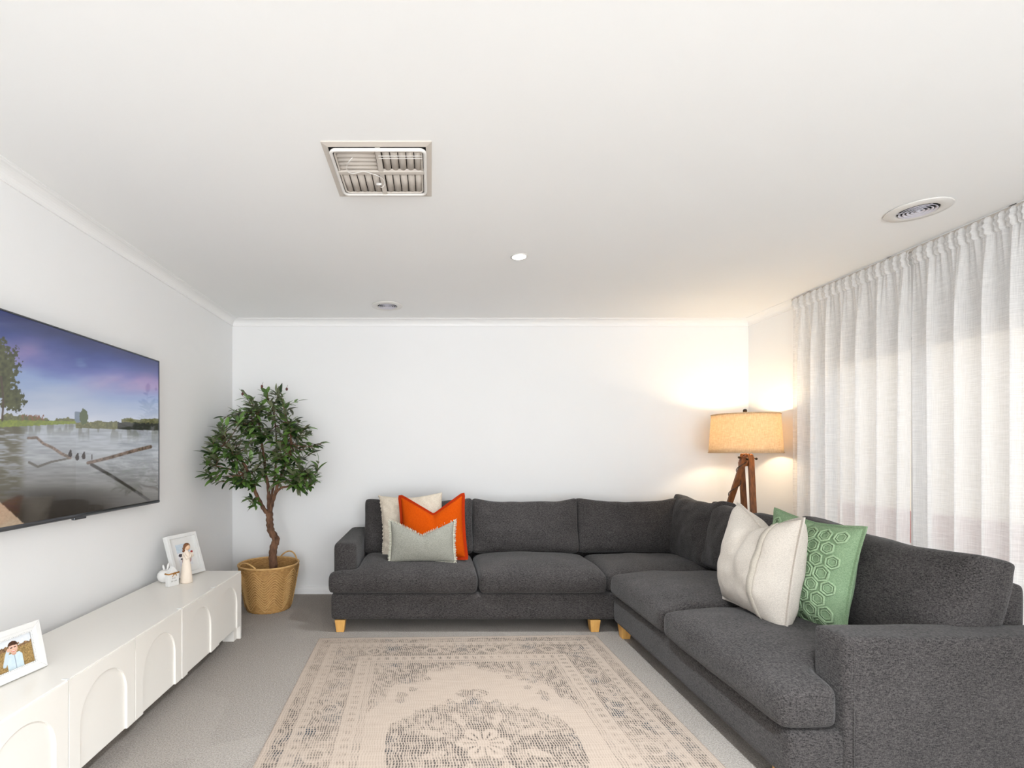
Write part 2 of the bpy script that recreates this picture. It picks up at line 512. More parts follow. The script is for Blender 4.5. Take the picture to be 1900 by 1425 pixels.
# ------------------------------------------------------------------ soft upholstery shapes
def lattice(x0, x1, y0, y1, z0, z1, step, mask=None, iters=10, lam=0.5):
    nx, ny, nz = [max(3, int(round((b - a) / step))) for a, b in ((x0, x1), (y0, y1), (z0, z1))]
    xs = np.linspace(x0, x1, nx + 1); ys = np.linspace(y0, y1, ny + 1); zs = np.linspace(z0, z1, nz + 1)
    occ = np.zeros((nx + 2, ny + 2, nz + 2), bool)
    cx = (xs[:-1] + xs[1:]) / 2; cy = (ys[:-1] + ys[1:]) / 2
    inn = np.ones((nx, ny), bool) if mask is None else mask(cx[:, None], cy[None, :])
    occ[1:-1, 1:-1, 1:-1] = inn[:, :, None]
    idx = {}; verts = []; faces = []
    def vid(i, j, k):
        key = (i, j, k)
        if key not in idx:
            idx[key] = len(verts); verts.append((xs[i], ys[j], zs[k]))
        return idx[key]
    for i, j, k in np.argwhere(occ):
        a, b, c = i - 1, j - 1, k - 1
        if not occ[i - 1, j, k]: faces.append((vid(a, b, c), vid(a, b, c + 1), vid(a, b + 1, c + 1), vid(a, b + 1, c)))
        if not occ[i + 1, j, k]: faces.append((vid(a + 1, b, c), vid(a + 1, b + 1, c), vid(a + 1, b + 1, c + 1), vid(a + 1, b, c + 1)))
        if not occ[i, j - 1, k]: faces.append((vid(a, b, c), vid(a + 1, b, c), vid(a + 1, b, c + 1), vid(a, b, c + 1)))
        if not occ[i, j + 1, k]: faces.append((vid(a, b + 1, c), vid(a, b + 1, c + 1), vid(a + 1, b + 1, c + 1), vid(a + 1, b + 1, c)))
        if not occ[i, j, k - 1]: faces.append((vid(a, b, c), vid(a, b + 1, c), vid(a + 1, b + 1, c), vid(a + 1, b, c)))
        if not occ[i, j, k + 1]: faces.append((vid(a, b, c + 1), vid(a + 1, b, c + 1), vid(a + 1, b + 1, c + 1), vid(a, b + 1, c + 1)))
    v = np.array(verts)
    f = np.array(faces)
    e = np.concatenate([f[:, [0, 1]], f[:, [1, 2]], f[:, [2, 3]], f[:, [3, 0]]])
    e = np.unique(np.sort(e, 1), axis=0)
    deg = np.bincount(e.ravel(), minlength=len(v)).astype(float)
    lo, hi = v.min(0), v.max(0)
    for _ in range(iters):
        s = np.zeros_like(v)
        np.add.at(s, e[:, 0], v[e[:, 1]]); np.add.at(s, e[:, 1], v[e[:, 0]])
        v = v + lam * (s / deg[:, None] - v)
    l2, h2 = v.min(0), v.max(0)
    v = lo + (v - l2) / (h2 - l2) * (hi - lo)
    return v, [tuple(q) for q in f]

def wrinkle(v, amp, freq, seed):
    out = np.empty(len(v))
    off = Vector((seed * 3.1, seed * 1.7, seed * 0.9))
    for i, p in enumerate(v):
        q = Vector(p) * freq + off
        out[i] = mnoise.noise(q) + 0.5 * mnoise.noise(q * 2.1)
    return out * amp

class MBA(MB):
    def __init__(s, v, f):
        s.v = v; s.f = f

def seat(name, parent, x0, x1, y0, y1, z0, z1, mask=None, crown=0.035, seed=1, front='y'):
    v, f = lattice(x0, x1, y0, y1, z0, z1, 0.024, mask, 9)
    u = (v[:, 0] - x0) / (x1 - x0); w = (v[:, 1] - y0) / (y1 - y0); h = (v[:, 2] - z0) / (z1 - z0)
    dome = (1 - np.abs(2 * u - 1) ** 3.0) * (1 - np.abs(2 * w - 1) ** 3.0)
    v[:, 2] += crown * dome * h
    dep = w if front == 'y' else u
    v[:, 2] -= 0.022 * h * np.clip(1 - dep / 0.32, 0, 1) ** 1.5
    n = wrinkle(v, 0.0055, 6.0, seed)
    v[:, 2] += n * h
    if front == 'y': v[:, 1] += n * (1 - w) * 0.8
    else: v[:, 0] += n * (1 - u) * 0.8
    return obj(name, MBA(v, f), M['sofa'], parent, smooth=True, subsurf=1)

def backcush(name, parent, w, h, t, base, yaw, lean, seed, sag=0.02, corner=0.02, roll=0.0):
    """loose back cushion: width along local x, thickness y (front = -y), height z; base = bottom centre"""
    v, f = lattice(-w / 2, w / 2, -t / 2, t / 2, 0, h, 0.024, None, 8)
    u = v[:, 0] / (w / 2); k = v[:, 2] / h; q = v[:, 1] / (t / 2)
    puff = (1 - np.abs(u) ** 3.5) * (1 - np.abs(2 * k - 1) ** 3.0)
    v[:, 1] *= 0.66 + 0.48 * puff
    v[:, 2] -= sag * (1 - np.abs(u) ** 2.2) * np.clip((k - 0.5) * 2, 0, 1)
    v[:, 2] += corner * np.abs(u) ** 6 * np.clip((k - 0.6) * 2.5, 0, 1)
    v[:, 0] *= 1 - 0.025 * np.clip(1 - np.abs(2 * k - 1) ** 2, 0, 1) + 0.015
    # a seam standing slightly proud round the edge
    n = wrinkle(v, 0.015, 5.0, seed)
    n2 = wrinkle(v * np.array([1, 1, 2.4]), 0.006, 11.0, seed + 5)
    v[:, 1] += (n + n2) * np.sign(q) * np.clip(np.abs(q) * 2, 0, 1)
    v[:, 2] += n * 0.6 * (k > 0.8)
    m = Matrix.Translation(base) @ Matrix.Rotation(yaw, 4, 'Z') @ Matrix.Rotation(roll, 4, 'Y') @ Matrix.Rotation(-lean, 4, 'X')
    vv = np.array([(m @ Vector(p))[:] for p in v])
    return obj(name, MBA(vv, f), M['sofa'], parent, smooth=True, subsurf=1)

def upholstered(name, parent, x0, x1, y0, y1, z0, z1, iters=4, amp=0.003, seed=3, step=0.022):
    v, f = lattice(x0, x1, y0, y1, z0, z1, step, None, iters)
    n = wrinkle(v, amp, 5.0, seed)
    c = np.array([(x0 + x1) / 2, (y0 + y1) / 2, (z0 + z1) / 2]); hs = np.array([(x1 - x0) / 2, (y1 - y0) / 2, (z1 - z0) / 2])
    d = (v - c) / hs
    v += (np.abs(d) > 0.97) * np.sign(d) * n[:, None]
    return obj(name, MBA(v, f), M['sofa'], parent, smooth=True, subsurf=1)

def leg(parent, x, y, top=0.085):
    return obj('leg', MB().taper((x, y), 0.0, top, 0.026, 0.026, 0.036, 0.036), M['oak'], parent, bevel=0.003)

# ------------------------------------------------------------------ sofa: section along the back wall
sa = thing('sofa_section', 'long charcoal fabric sofa section along the back wall with three back cushions facing the room', 'sofa', (0.7, 3.8, 0), 'modular charcoal corner sofa')
ax0, ax1, ayf = -0.688, 1.205, 3.372
upholstered('base', sa, ax0, 2.19, ayf, 4.235, 0.085, 0.268, 3)
upholstered('arm', sa, ax0, ax0 + 0.165, 3.452, 4.235, 0.262, 0.60, 7, seed=9)
upholstered('back_frame', sa, ax0 + 0.15, 2.19, 4.10, 4.235, 0.262, 0.79, 4, seed=4)
upholstered('corner_frame', sa, 2.06, 2.19, 3.39, 4.11, 0.262, 0.77, 4, seed=5)
AX = ax0 + 0.168
seat('seat_cushion', sa, -0.706, 0.322, 3.348, 3.97, 0.266, 0.425, lambda x, y: (x > AX) | (y < 3.446), 0.04, 1)
seat('seat_cushion', sa, 0.326, 1.205, 3.348, 3.97, 0.266, 0.425, None, 0.045, 2)
seat('seat_cushion', sa, 1.209, 2.05, 3.385, 3.97, 0.266, 0.42, None, 0.035, 3)
backcush('back_cushion', sa, 0.86, 0.43, 0.22, (-0.100, 3.905, 0.43), 0, 0.21, 11)
backcush('back_cushion', sa, 0.84, 0.425, 0.22, (0.745, 3.905, 0.435), 0, 0.21, 12)
backcush('back_cushion', sa, 0.82, 0.425, 0.20, (1.575, 3.935, 0.435), 0, 0.19, 13)
backcush('back_cushion', sa, 0.66, 0.47, 0.20, (1.95, 3.70, 0.42), -math.pi / 2 , 0.20, 14, corner=0.03)
for x in (-0.625, 1.125):
    leg(sa, x, 3.41)
leg(sa, -0.625, 4.18); leg(sa, 2.12, 4.18); leg(sa, 2.12, 3.45)

# section along the window, running towards the camera
sb = thing('sofa_section', 'charcoal fabric sofa section below the curtains with a wide arm nearest the camera', 'sofa', (1.7, 2.5, 0), 'modular charcoal corner sofa')
bx0, bx1, by0, by1 = 1.238, 2.24, 1.70, 3.36
upholstered('base', sb, bx0, bx1 - 0.02, by0 + 0.005, by1, 0.085, 0.268, 3, seed=6)
upholstered('arm', sb, 1.42, bx1, 1.688, 1.84, 0.085, 0.602, 3, seed=7, step=0.018)
upholstered('back_frame', sb, 2.12, bx1 - 0.005, 1.845, by1, 0.262, 0.745, 4, seed=8)
seat('seat_cushion', sb, 1.212, 2.07, 2.602, 3.372, 0.268, 0.425, None, 0.045, 4, 'x')
seat('seat_cushion', sb, 1.205, 2.07, 1.70, 2.598, 0.268, 0.425, lambda x, y: (y > 1.845) | (x < 1.418), 0.045, 5, 'x')
backcush('back_cushion', sb, 0.86, 0.45, 0.25, (1.97, 3.075, 0.43), -math.pi / 2, 0.22, 15)
backcush('back_cushion', sb, 0.87, 0.455, 0.27, (1.965, 2.235, 0.43), -math.pi / 2, 0.20, 16, sag=0.03, corner=0.012, roll=0.045)
obj('arm_seam', MB().tube([(1.447, 1.6885, 0.095), (1.447, 1.6885, 0.56), (1.450, 1.692, 0.580)], 0.0028, 6), M['sofa'], sb, smooth=True)
leg(sb, 1.29, 3.285); leg(sb, 1.29, 1.78); leg(sb, 2.15, 3.285); leg(sb, 2.15, 1.78)

# ------------------------------------------------------------------ scatter cushions
def pillow_grid(w, h, T, n=34, chop=0.0, chopp=1.0, chopx=0.0, pinch=0.10, seed=1, ridge=0.004, puff=0.5, earlift=0.0):
    """returns front/back grids of a stuffed square cover: local x width, z height (0 at the bottom edge), y thickness"""
    a = np.linspace(-1, 1, n); A, B = np.meshgrid(a, a, indexing='ij')
    edge = np.clip((1 - A ** 2), 0, 1) ** puff * np.clip((1 - B ** 2), 0, 1) ** puff
    X = A * (1 - pinch * (1 - B ** 2) * np.abs(A) ** 2)
    Z = B * (1 - pinch * (1 - A ** 2) * np.abs(B) ** 2)
    V = np.clip(1 - np.abs(A - chopx) / (1 - 0.0), 0, 1) ** chopp
    up = ((B + 1) / 2)
    Z = Z - chop * 2 * V * up ** 2.2
    crease = np.exp(-((A - chopx) / 0.10) ** 2) * up ** 4 * (1 if chop else 0)
    th = T / 2 * edge * (1 - 0.55 * crease)
    x = X * w / 2; z = (Z + 1) * h / 2
    wr = np.zeros_like(x)
    for i in range(n):
        for j in range(n):
            q = Vector((x[i, j] * 7 + seed * 5.3, z[i, j] * 7, seed))
            wr[i, j] = mnoise.noise(q) + 0.5 * mnoise.noise(q * 2.3)
    yf = -th + wr * ridge * np.clip(edge * 3, 0, 1)
    yb = th + wr * ridge * np.clip(edge * 3, 0, 1)
    return x, z, yf, yb, n

def pillow_obj(name, g, m, parent, mat):
    x, z, yf, yb, n = g
    v = []; f = []
    for (yy, flip) in ((yf, False), (yb, True)):
        o0 = len(v)
        for i in range(n):
            for j in range(n):
                v.append((x[i, j], yy[i, j], z[i, j]))
        for i in range(n - 1):
            for j in range(n - 1):
                q = (o0 + i * n + j, o0 + (i + 1) * n + j, o0 + (i + 1) * n + j + 1, o0 + i * n + j + 1)
                f.append(q[::-1] if flip else q)
    # weld the rims
    rim = [(i, 0) for i in range(n)] + [(n - 1, j) for j in range(1, n)] + [(i, n - 1) for i in range(n - 2, -1, -1)] + [(0, j) for j in range(n - 2, 0, -1)]
    mp = {n * n + i * n + j: i * n + j for i, j in rim}
    f = [tuple(mp.get(k, k) for k in q) for q in f]
    used = sorted({k for q in f for k in q}); re = {k: i for i, k in enumerate(used)}
    mbx = MB(); mbx.v = [tuple(m @ Vector(v[k])) for k in used]; mbx.f = [tuple(re[k] for k in q) for q in f]
    o = obj(name, mbx, mat, parent, smooth=True, subsurf=1)
    return o, rim

def rim_pts(g, rim, out=0.0):
    x, z, yf, yb, n = g
    cx, cz = x.mean(), z.mean()
    res = []
    for i, j in rim:
        p = Vector((x[i, j], (yf[i, j] + yb[i, j]) / 2, z[i, j]))
        # outward direction in the cushion plane from the parametric side
        d = Vector((0, 0, 0))
        if i == 0: d.x -= 1
        if i == n - 1: d.x += 1
        if j == 0: d.z -= 1
        if j == n - 1: d.z += 1
        if d.length > 0: d.normalize()
        res.append((p - d * 0.011, p + d * out))
    return res

def place(base, yaw, lean, roll=0.0):
    return Matrix.Translation(base) @ Matrix.Rotation(yaw, 4, 'Z') @ Matrix.Rotation(roll, 4, 'Y') @ Matrix.Rotation(-lean, 4, 'X')

def flange(name, g, rim, out, m, parent, mat, thick=0.003):
    pr = rim_pts(g, rim, out)
    v = []; f = []
    n = len(pr)
    for p, q in pr:
        for s in (-thick, thick):
            v.append(m @ (p + Vector((0, s, 0)))); v.append(m @ (q + Vector((0, s, 0))))
    for i in range(n):
        a, b = 4 * i, 4 * ((i + 1) % n)
        f += [(a, a + 1, b + 1, b), (a + 2, b + 2, b + 3, a + 3), (a + 1, a + 3, b + 3, b + 1)]
    return obj(name, MB().add(v, f), mat, parent)

SZ = 0.452   # top of the seats where the cushions rest
# cream embossed cushion at the back of the group
c1 = thing('scatter_cushion', 'cream embossed square cushion behind the orange and grey ones', 'cushion', (-0.14, 3.74, SZ), 'cushions on the back wall sofa')
m1 = place((-0.125, 3.745, SZ), 0.05, 0.22, -0.06)
g = pillow_grid(0.50, 0.475, 0.13, 34, 0.03, 1.0, 0.1, 0.07, 2, 0.006)
# embossed zigzag relief
x_, z_, yf_, yb_, n_ = g
zz = np.abs(((x_ / 0.07 + np.abs(((z_ / 0.07) % 2) - 1)) % 1) - 0.5)
g = (x_, z_, yf_ - 0.006 * (zz > 0.25), yb_, n_)
o, rim = pillow_obj('cover', g, m1, c1, M['cream'])
mbk = MB()
for k in range(44):   # wavy knotted edge down the left side
    p, q = rim_pts(g, rim, 0.012)[(len(rim) - 1 - k * (g[4] - 1) // 44) % len(rim)]
    mbk.ball(m1 @ (p + Vector((-0.004, 0, 0))), 0.009 + 0.003 * math.sin(k * 2.2), 8, 5)
obj('knotted_edge', mbk, M['cream'], c1, smooth=True)

c2 = thing('scatter_cushion', 'bright orange velvet cushion with a deep V chop in its top edge', 'cushion', (0.03, 3.66, SZ), 'cushions on the back wall sofa')
m2 = place((0.020, 3.612, SZ), -0.10, 0.19, -0.06)
g = pillow_grid(0.475, 0.47, 0.15, 34, 0.30, 1.1, 0.05, 0.05, 3, 0.005)
o, rim = pillow_obj('cover', g, m2, c2, M['orange'])
flange('flange', g, rim, 0.016, m2, c2, M['orange_trim'])

c3 = thing('scatter_cushion', 'small grey green linen lumbar cushion with frayed edges in front', 'cushion', (-0.06, 3.56, SZ), 'cushions on the back wall sofa')
m3 = place((-0.063, 3.522, SZ - 0.004), 0.02, 0.24, 0.0)
g = pillow_grid(0.475, 0.30, 0.13, 34, 0.36, 1.15, 0.0, 0.05, 4, 0.004)
o, rim = pillow_obj('cover', g, m3, c3, M['greylinen'])
pr = rim_pts(g, rim, 0.004)
obj('stitched_seam', MB().tube([m3 @ (p + Vector((0, -0.004, 0))) for p, q in pr], 0.0022, 5, True), M['seamdark'], c3, smooth=True)
mbk = MB()
pr = rim_pts(g, rim, 0.013)
for i in range(len(pr)):
    for s in range(3):
        t_ = s / 3
        p = pr[i][0].lerp(pr[(i + 1) % len(pr)][0], t_); q = pr[i][1].lerp(pr[(i + 1) % len(pr)][1], t_)
        q = q + Vector((random.uniform(-1, 1), random.uniform(-1, 1), random.uniform(-1, 1))) * 0.005
        mbk.tube([m3 @ p, m3 @ q], [0.0032, 0.0014], 4)
tag(obj('frayed_fringe', mbk, M['greylinen_edge'], c3), kind='stuff')

# ivory cushion on the window side
c4 = thing('scatter_cushion', 'plump ivory linen cushion with two pointed ears on the window side sofa', 'cushion', (1.62, 2.28, SZ), 'cushions on the window side sofa')
m4 = place((1.575, 2.425, SZ - 0.012), -1.60, 0.13, 0.03)
g = pillow_grid(0.49, 0.52, 0.27, 34, 0.17, 1.4, 0.0, 0.06, 5, 0.016, 0.42)
o, rim = pillow_obj('cover', g, m4, c4, M['ivory'])
# flat band sewn down the front near one side
x_, z_, yf_, yb_, n_ = g
ci = int(n_ * 0.74)
v = []; f = []
for j in range(1, n_ - 1):
    for (ii, s) in ((ci, 0), (ci + 2, 0)):
        v.append(m4 @ Vector((x_[ii, j], yf_[ii, j] - 0.003, z_[ii, j])))
for j in range(n_ - 3):
    f.append((2 * j, 2 * j + 1, 2 * j + 3, 2 * j + 2))
ob = obj('inset_band', MB().add(v, f), M['ivory_band'], c4, smooth=True)
sd = ob.modifiers.new('solid', 'SOLIDIFY'); sd.thickness = 0.004; sd.offset = 0
flange('edge_seam', g, rim, 0.006, m4, c4, M['ivory'], 0.004)

# sage green cushion with applied hexagon tape
c5 = thing('scatter_cushion', 'sage green cushion with raised hexagon tape pattern beside the ivory one', 'cushion', (1.78, 2.16, SZ), 'cushions on the window side sofa')
m5 = place((1.735, 2.335, SZ - 0.012), -1.42, 0.14, 0.06)
g = pillow_grid(0.46, 0.50, 0.17, 34, 0.02, 1.0, 0.0, 0.08, 6, 0.006, 0.45)
o, rim = pillow_obj('cover', g, m5, c5, M['green'])
x_, z_, yf_, yb_, n_ = g
def on5(u, v_):
    """point on the front at parametric u, v in -1..1"""
    fi = (u + 1) / 2 * (n_ - 1); fj = (v_ + 1) / 2 * (n_ - 1)
    i = int(min(max(fi, 0), n_ - 2)); j = int(min(max(fj, 0), n_ - 2)); a = fi - i; b = fj - j
    def s(A): return (A[i, j] * (1 - a) + A[i + 1, j] * a) * (1 - b) + (A[i, j + 1] * (1 - a) + A[i + 1, j + 1] * a) * b
    return Vector((s(x_), s(yf_) - 0.004, s(z_)))
row = 0
hv = -0.88
random.seed(5)
while hv < 0.92:
    hu = -0.84 + (row % 2) * 0.145
    while hu < 0.80:
        rad = 0.135 * random.uniform(0.85, 1.1); tw = random.uniform(-0.15, 0.15)
        for (rr_, th_) in ((rad, 0.0052), (rad * 0.62, 0.0028)):
            pts = []
            for k in range(6):
                a0 = math.pi / 3 * k + math.pi / 6 + tw; a1 = math.pi / 3 * (k + 1) + math.pi / 6 + tw
                for q in range(2):
                    t_ = q / 2
                    uu = hu + rr_ * (math.cos(a0) * (1 - t_) + math.cos(a1) * t_); vv_ = hv + rr_ * (math.sin(a0) * (1 - t_) + math.sin(a1) * t_)
                    pts.append(m5 @ on5(max(-0.93, min(0.86, uu)), max(-0.95, min(0.95, vv_))))
            obj('tape_hexagon', MB().tube(pts, th_, 5, True), M['green_cord'], c5, smooth=True)
        hu += 0.29
    hv += 0.235; row += 1
flange('edge_seam', g, rim, 0.005, m5, c5, M['green'], 0.004)

# ------------------------------------------------------------------ vectorised value noise for printed pictures
def vnoise(x, y, seed=0):
    xi = np.floor(x).astype(np.int64); yi = np.floor(y).astype(np.int64)
    fx = x - xi; fy = y - yi
    fx = fx * fx * (3 - 2 * fx); fy = fy * fy * (3 - 2 * fy)
    def h(a, b):
        n = (a * 374761393 + b * 668265263 + seed * 974711) & 0x7fffffff
        n = ((n ^ (n >> 13)) * 1274126177) & 0x7fffffff
        return ((n ^ (n >> 16)) & 0xffff) / 65535.0
    return (h(xi, yi) * (1 - fx) + h(xi + 1, yi) * fx) * (1 - fy) + (h(xi, yi + 1) * (1 - fx) + h(xi + 1, yi + 1) * fx) * fy

def fbm(x, y, seed=0, o=4):
    s = 0; a = 0.5; t_ = 0
    for k in range(o):
        s = s + a * vnoise(x * 2 ** k, y * 2 ** k, seed + k); t_ += a; a *= 0.5
    return s / t_

def sstep(a, b, x):
    t_ = np.clip((x - a) / (b - a), 0, 1)
    return t_ * t_ * (3 - 2 * t_)

def grid_print(name, fn, nu, nv, color, mat, parent, extra=None):
    """flat printed sheet: fn(u, v) -> world point arrays, color(u, v) -> (r, g, b) 0..255 arrays"""
    u, v = np.meshgrid(np.linspace(0, 1, nu), np.linspace(0, 1, nv), indexing='ij')
    X, Y, Z = fn(u, v)
    off = wloc(parent) if parent is not None else Vector((0, 0, 0))
    pts = np.stack([X - off.x, Y - off.y, Z - off.z], -1).reshape(-1, 3)
    i, j = np.meshgrid(np.arange(nu - 1), np.arange(nv - 1), indexing='ij')
    q = np.stack([i * nv + j, (i + 1) * nv + j, (i + 1) * nv + j + 1, i * nv + j + 1], -1).reshape(-1, 4)
    me = bpy.data.meshes.new(name)
    me.vertices.add(len(pts)); me.vertices.foreach_set('co', pts.ravel().astype(np.float32))
    me.loops.add(q.size); me.loops.foreach_set('vertex_index', q.ravel().astype(np.int32))
    me.polygons.add(len(q)); me.polygons.foreach_set('loop_start', np.arange(0, q.size, 4, dtype=np.int32))
    me.update(calc_edges=True)
    c = color(u, v)
    cols = np.stack([nlin(np.asarray(k, float) + 0 * u) for k in c] + [np.ones_like(u)], -1).reshape(-1, 4)
    at = me.color_attributes.new('Col', 'FLOAT_COLOR', 'POINT')
    at.data.foreach_set('color', cols.ravel().astype(np.float32))
    me.materials.append(mat)
    me.validate()
    return link(bpy.data.objects.new(name, me), parent)

def over(c, m, k):
    return [a * (1 - m) + b * m for a, b in zip(c, k)]

def polyline(x, y, pts, w0, w1=None):
    """soft mask of a stroke"""
    best = np.full(x.shape, 1e9)
    n = len(pts) - 1
    w1 = w0 if w1 is None else w1
    m = np.zeros_like(x)
    for i in range(n):
        (ax, ay), (bx, by) = pts[i], pts[i + 1]
        dx, dy = bx - ax, by - ay
        t_ = np.clip(((x - ax) * dx + (y - ay) * dy) / (dx * dx + dy * dy), 0, 1)
        d = np.hypot(x - ax - t_ * dx, y - ay - t_ * dy)
        w = w0 + (w1 - w0) * (i + t_) / n
        m = np.maximum(m, 1 - sstep(w * 0.7, w * 1.2, d))
    return m

# ------------------------------------------------------------------ rug
def rug_color(u, v):
    s = (u - 0.5) * 1.843; t_ = v * 2.4
    e = np.minimum(0.9215 - np.abs(s), np.minimum(t_, 2.4 - t_))      # distance from the edge
    cs, ct = np.abs(s), np.abs(t_ - 1.2)
    q = 55
    n1 = fbm(s * 16, t_ * 16, 3, 3); n2 = fbm(s * 70, t_ * 70, 9, 2); n3 = fbm(s * 3.2, t_ * 3.2, 21, 3)
    mir = fbm(cs * 42, ct * 42, 31, 2)                                 # mirrored floral field
    flo = sstep(0.38, 0.60, 0.55 * mir + 0.45 * n2)
    d = np.zeros_like(s)
    def band(a, b, val):
        nonlocal d
        m = sstep(a - 0.003, a + 0.003, e) * (1 - sstep(b - 0.003, b + 0.003, e))
        d = d * (1 - m) + val * m
    along = np.where(e == 0.9215 - np.abs(s), t_, s)
    dots = (np.sin(along * 2 * np.pi / 0.052) > 0.1).astype(float)
    band(0.0, 0.030, 0.10)
    band(0.030, 0.088, 0.30 + 0.45 * flo)
    band(0.088, 0.094, 0.75)
    band(0.094, 0.110, 0.08)
    band(0.110, 0.150, 0.10 + 0.42 * dots * sstep(0.016, 0.010, np.abs(e - 0.130)) * (n2 > 0.3))
    band(0.150, 0.156, 0.80)
    band(0.156, 0.292, 0.30 + 0.6 * flo)
    # roundels along the main border
    ph = (along / 0.36) % 1
    rr = np.hypot((ph - 0.5) * 0.36, e - 0.224)
    inb = (e > 0.158) & (e < 0.290)
    d = np.where(inb & (np.abs(rr - 0.045) < 0.008) & (n2 > 0.4), 0.15, d)
    d = np.where(inb & (rr < 0.030) & (n2 > 0.42), 0.95, d)
    band(0.292, 0.298, 0.80)
    band(0.304, 0.368, 0.10 + 0.45 * dots * (np.abs(e - 0.336) < 0.018) * (n2 > 0.3))
    band(0.372, 0.378, 0.7); band(0.384, 0.390, 0.5); band(0.397, 0.403, 0.7)
    fld = e > 0.405
    # light arch shaped field inside dark spandrels
    ctop = ct                      # distance from the middle along the length
    lim = np.interp(cs, [0, 0.06, 0.10, 0.20, 0.30, 0.42, 0.44, 0.516], [0.78, 0.76, 0.70, 0.67, 0.56, 0.50, 0.38, 0.30])
    lim = lim + 0.014 * np.sin(cs * 2 * np.pi / 0.09) + 0.09 * (n1 - 0.5) + 0.09 * (n2 - 0.5)
    spand = fld & (ctop > lim)
    d = np.where(fld, 0.05 + 0.06 * n2, d)
    d = np.where(spand, 0.34 + 0.62 * flo, d)
    d = np.where(fld & (np.abs(ctop - lim) < 0.006), 0.55, d)
    # pendant motif and side motifs
    pr = np.hypot(cs / 0.085, (ct - 0.43) / 0.045)
    d = np.where(pr < 1, 0.15 + 0.6 * (n2 > 0.45), d)
    for (mx, mt, r) in ((0.36, 0.42, 0.028), (0.36, 0.37, 0.024), (0.30, 0.48, 0.022), (0.22, 0.60, 0.02)):
        d = np.where(np.hypot(cs - mx, ct - mt) < r * (0.7 + 0.7 * n2), 0.65, d)
    # medallion
    ml = np.interp(cs, [0, 0.05, 0.12, 0.22, 0.30, 0.36, 0.405, 0.42], [0.40, 0.36, 0.34, 0.29, 0.24, 0.20, 0.12, 0.0])
    ml = ml + 0.014 * np.sin(cs * 2 * np.pi / 0.09) + 0.05 * (n1 - 0.5) + 0.07 * (n2 - 0.5)
    med = (ct < ml) & (cs < 0.415)
    d = np.where(med, 0.34 + 0.6 * flo, d)
    d = np.where((np.abs(ct - ml) < 0.006) & (cs < 0.41), 0.55, d)
    for k in range(8):             # pale leaf shapes round the rosette
        a = math.pi / 4 * k + 0.39
        lx, lt = 0.23 * math.cos(a), 0.20 * math.sin(a)
        dx, dt = s - lx, (t_ - 1.2) - lt
        ca, sa_ = math.cos(a), math.sin(a)
        el = np.hypot((dx * ca + dt * sa_) / 0.055, (-dx * sa_ + dt * ca) / 0.022)
        d = np.where((el < 1) & (n2 > 0.35), 0.12, d)
    # rosette
    ang = np.arctan2(t_ - 1.2, s); r = np.hypot(s, (t_ - 1.2) * 1.0)
    petal = 0.105 + 0.018 * np.cos(6 * ang)
    d = np.where(r < petal, 0.06, d)
    d = np.where((r < petal - 0.008) & (r > 0.025) & (np.cos(12 * ang) > 0.55) & (r < 0.085), 0.85, d)
    d = np.where((np.abs(r - petal) < 0.005), 0.6, d)
    # age: worn pale areas
    wear = (0.6 + 0.7 * sstep(0.25, 0.75, n3)) * (0.75 + 0.5 * n2)
    d = np.clip(d * wear, 0, 1)
    blue = sstep(0.62, 0.8, fbm(cs * 9, ct * 9, 77, 2))
    return (d * 255, blue * 255, n3 * 255)

t = NT('faded_woven_rug'); o_ = t.obj()
at = t.n('ShaderNodeAttribute'); at.attribute_name = 'Dens'
sx = t.n('ShaderNodeSeparateXYZ'); t.l(o_, sx.inputs[0])
sc_ = t.n('ShaderNodeSeparateColor'); t.l(at.outputs['Color'], sc_.inputs[0])
wob = t.math('MULTIPLY', t.noise(16, 2, o_), 0.022)
rowp = t.math('DIVIDE', sx.outputs[1], 0.017)
rowi = t.math('FLOOR', rowp)
rowf = t.math('FRACT', rowp)
xo = t.math('ADD', t.math('DIVIDE', t.math('ADD', sx.outputs[0], wob), 0.0115), t.math('MULTIPLY', t.math('SINE', t.math('MULTIPLY', rowi, 0.9)), 0.22))
xf_ = t.math('FRACT', xo)
st = t.math('MULTIPLY', t.math('LESS_THAN', xf_, 0.52), t.math('LESS_THAN', rowf, 0.82))
fine = t.noise(420, 2, o_)
dens = sc_.outputs[0]
dk = t.math('MULTIPLY', t.math('ADD', t.math('MULTIPLY', st, 0.80), 0.20), dens)
dk = t.math('ADD', dk, t.math('MULTIPLY', st, 0.10))
dk = t.math('MULTIPLY', dk, t.math('ADD', 0.65, t.math('MULTIPLY', fine, 0.7)))
lightc = t.mix(t.noise(9, 3, t.map(o_, (1, 6, 1))), rgb(184, 168, 154), rgb(166, 151, 138))
darkc = t.mix(sc_.outputs[1], rgb(84, 78, 74), rgb(62, 68, 74))
t.set(Base_Color=t.mix(dk, lightc, darkc), Roughness=1.0)
t.b.inputs['Specular IOR Level'].default_value = 0.05
t.bump(t.math('ADD', st, fine), 0.35, 0.004)
M['rug'] = t.m
rug_rot = math.radians(1.85)
rug_c = (0.221, 2.083)
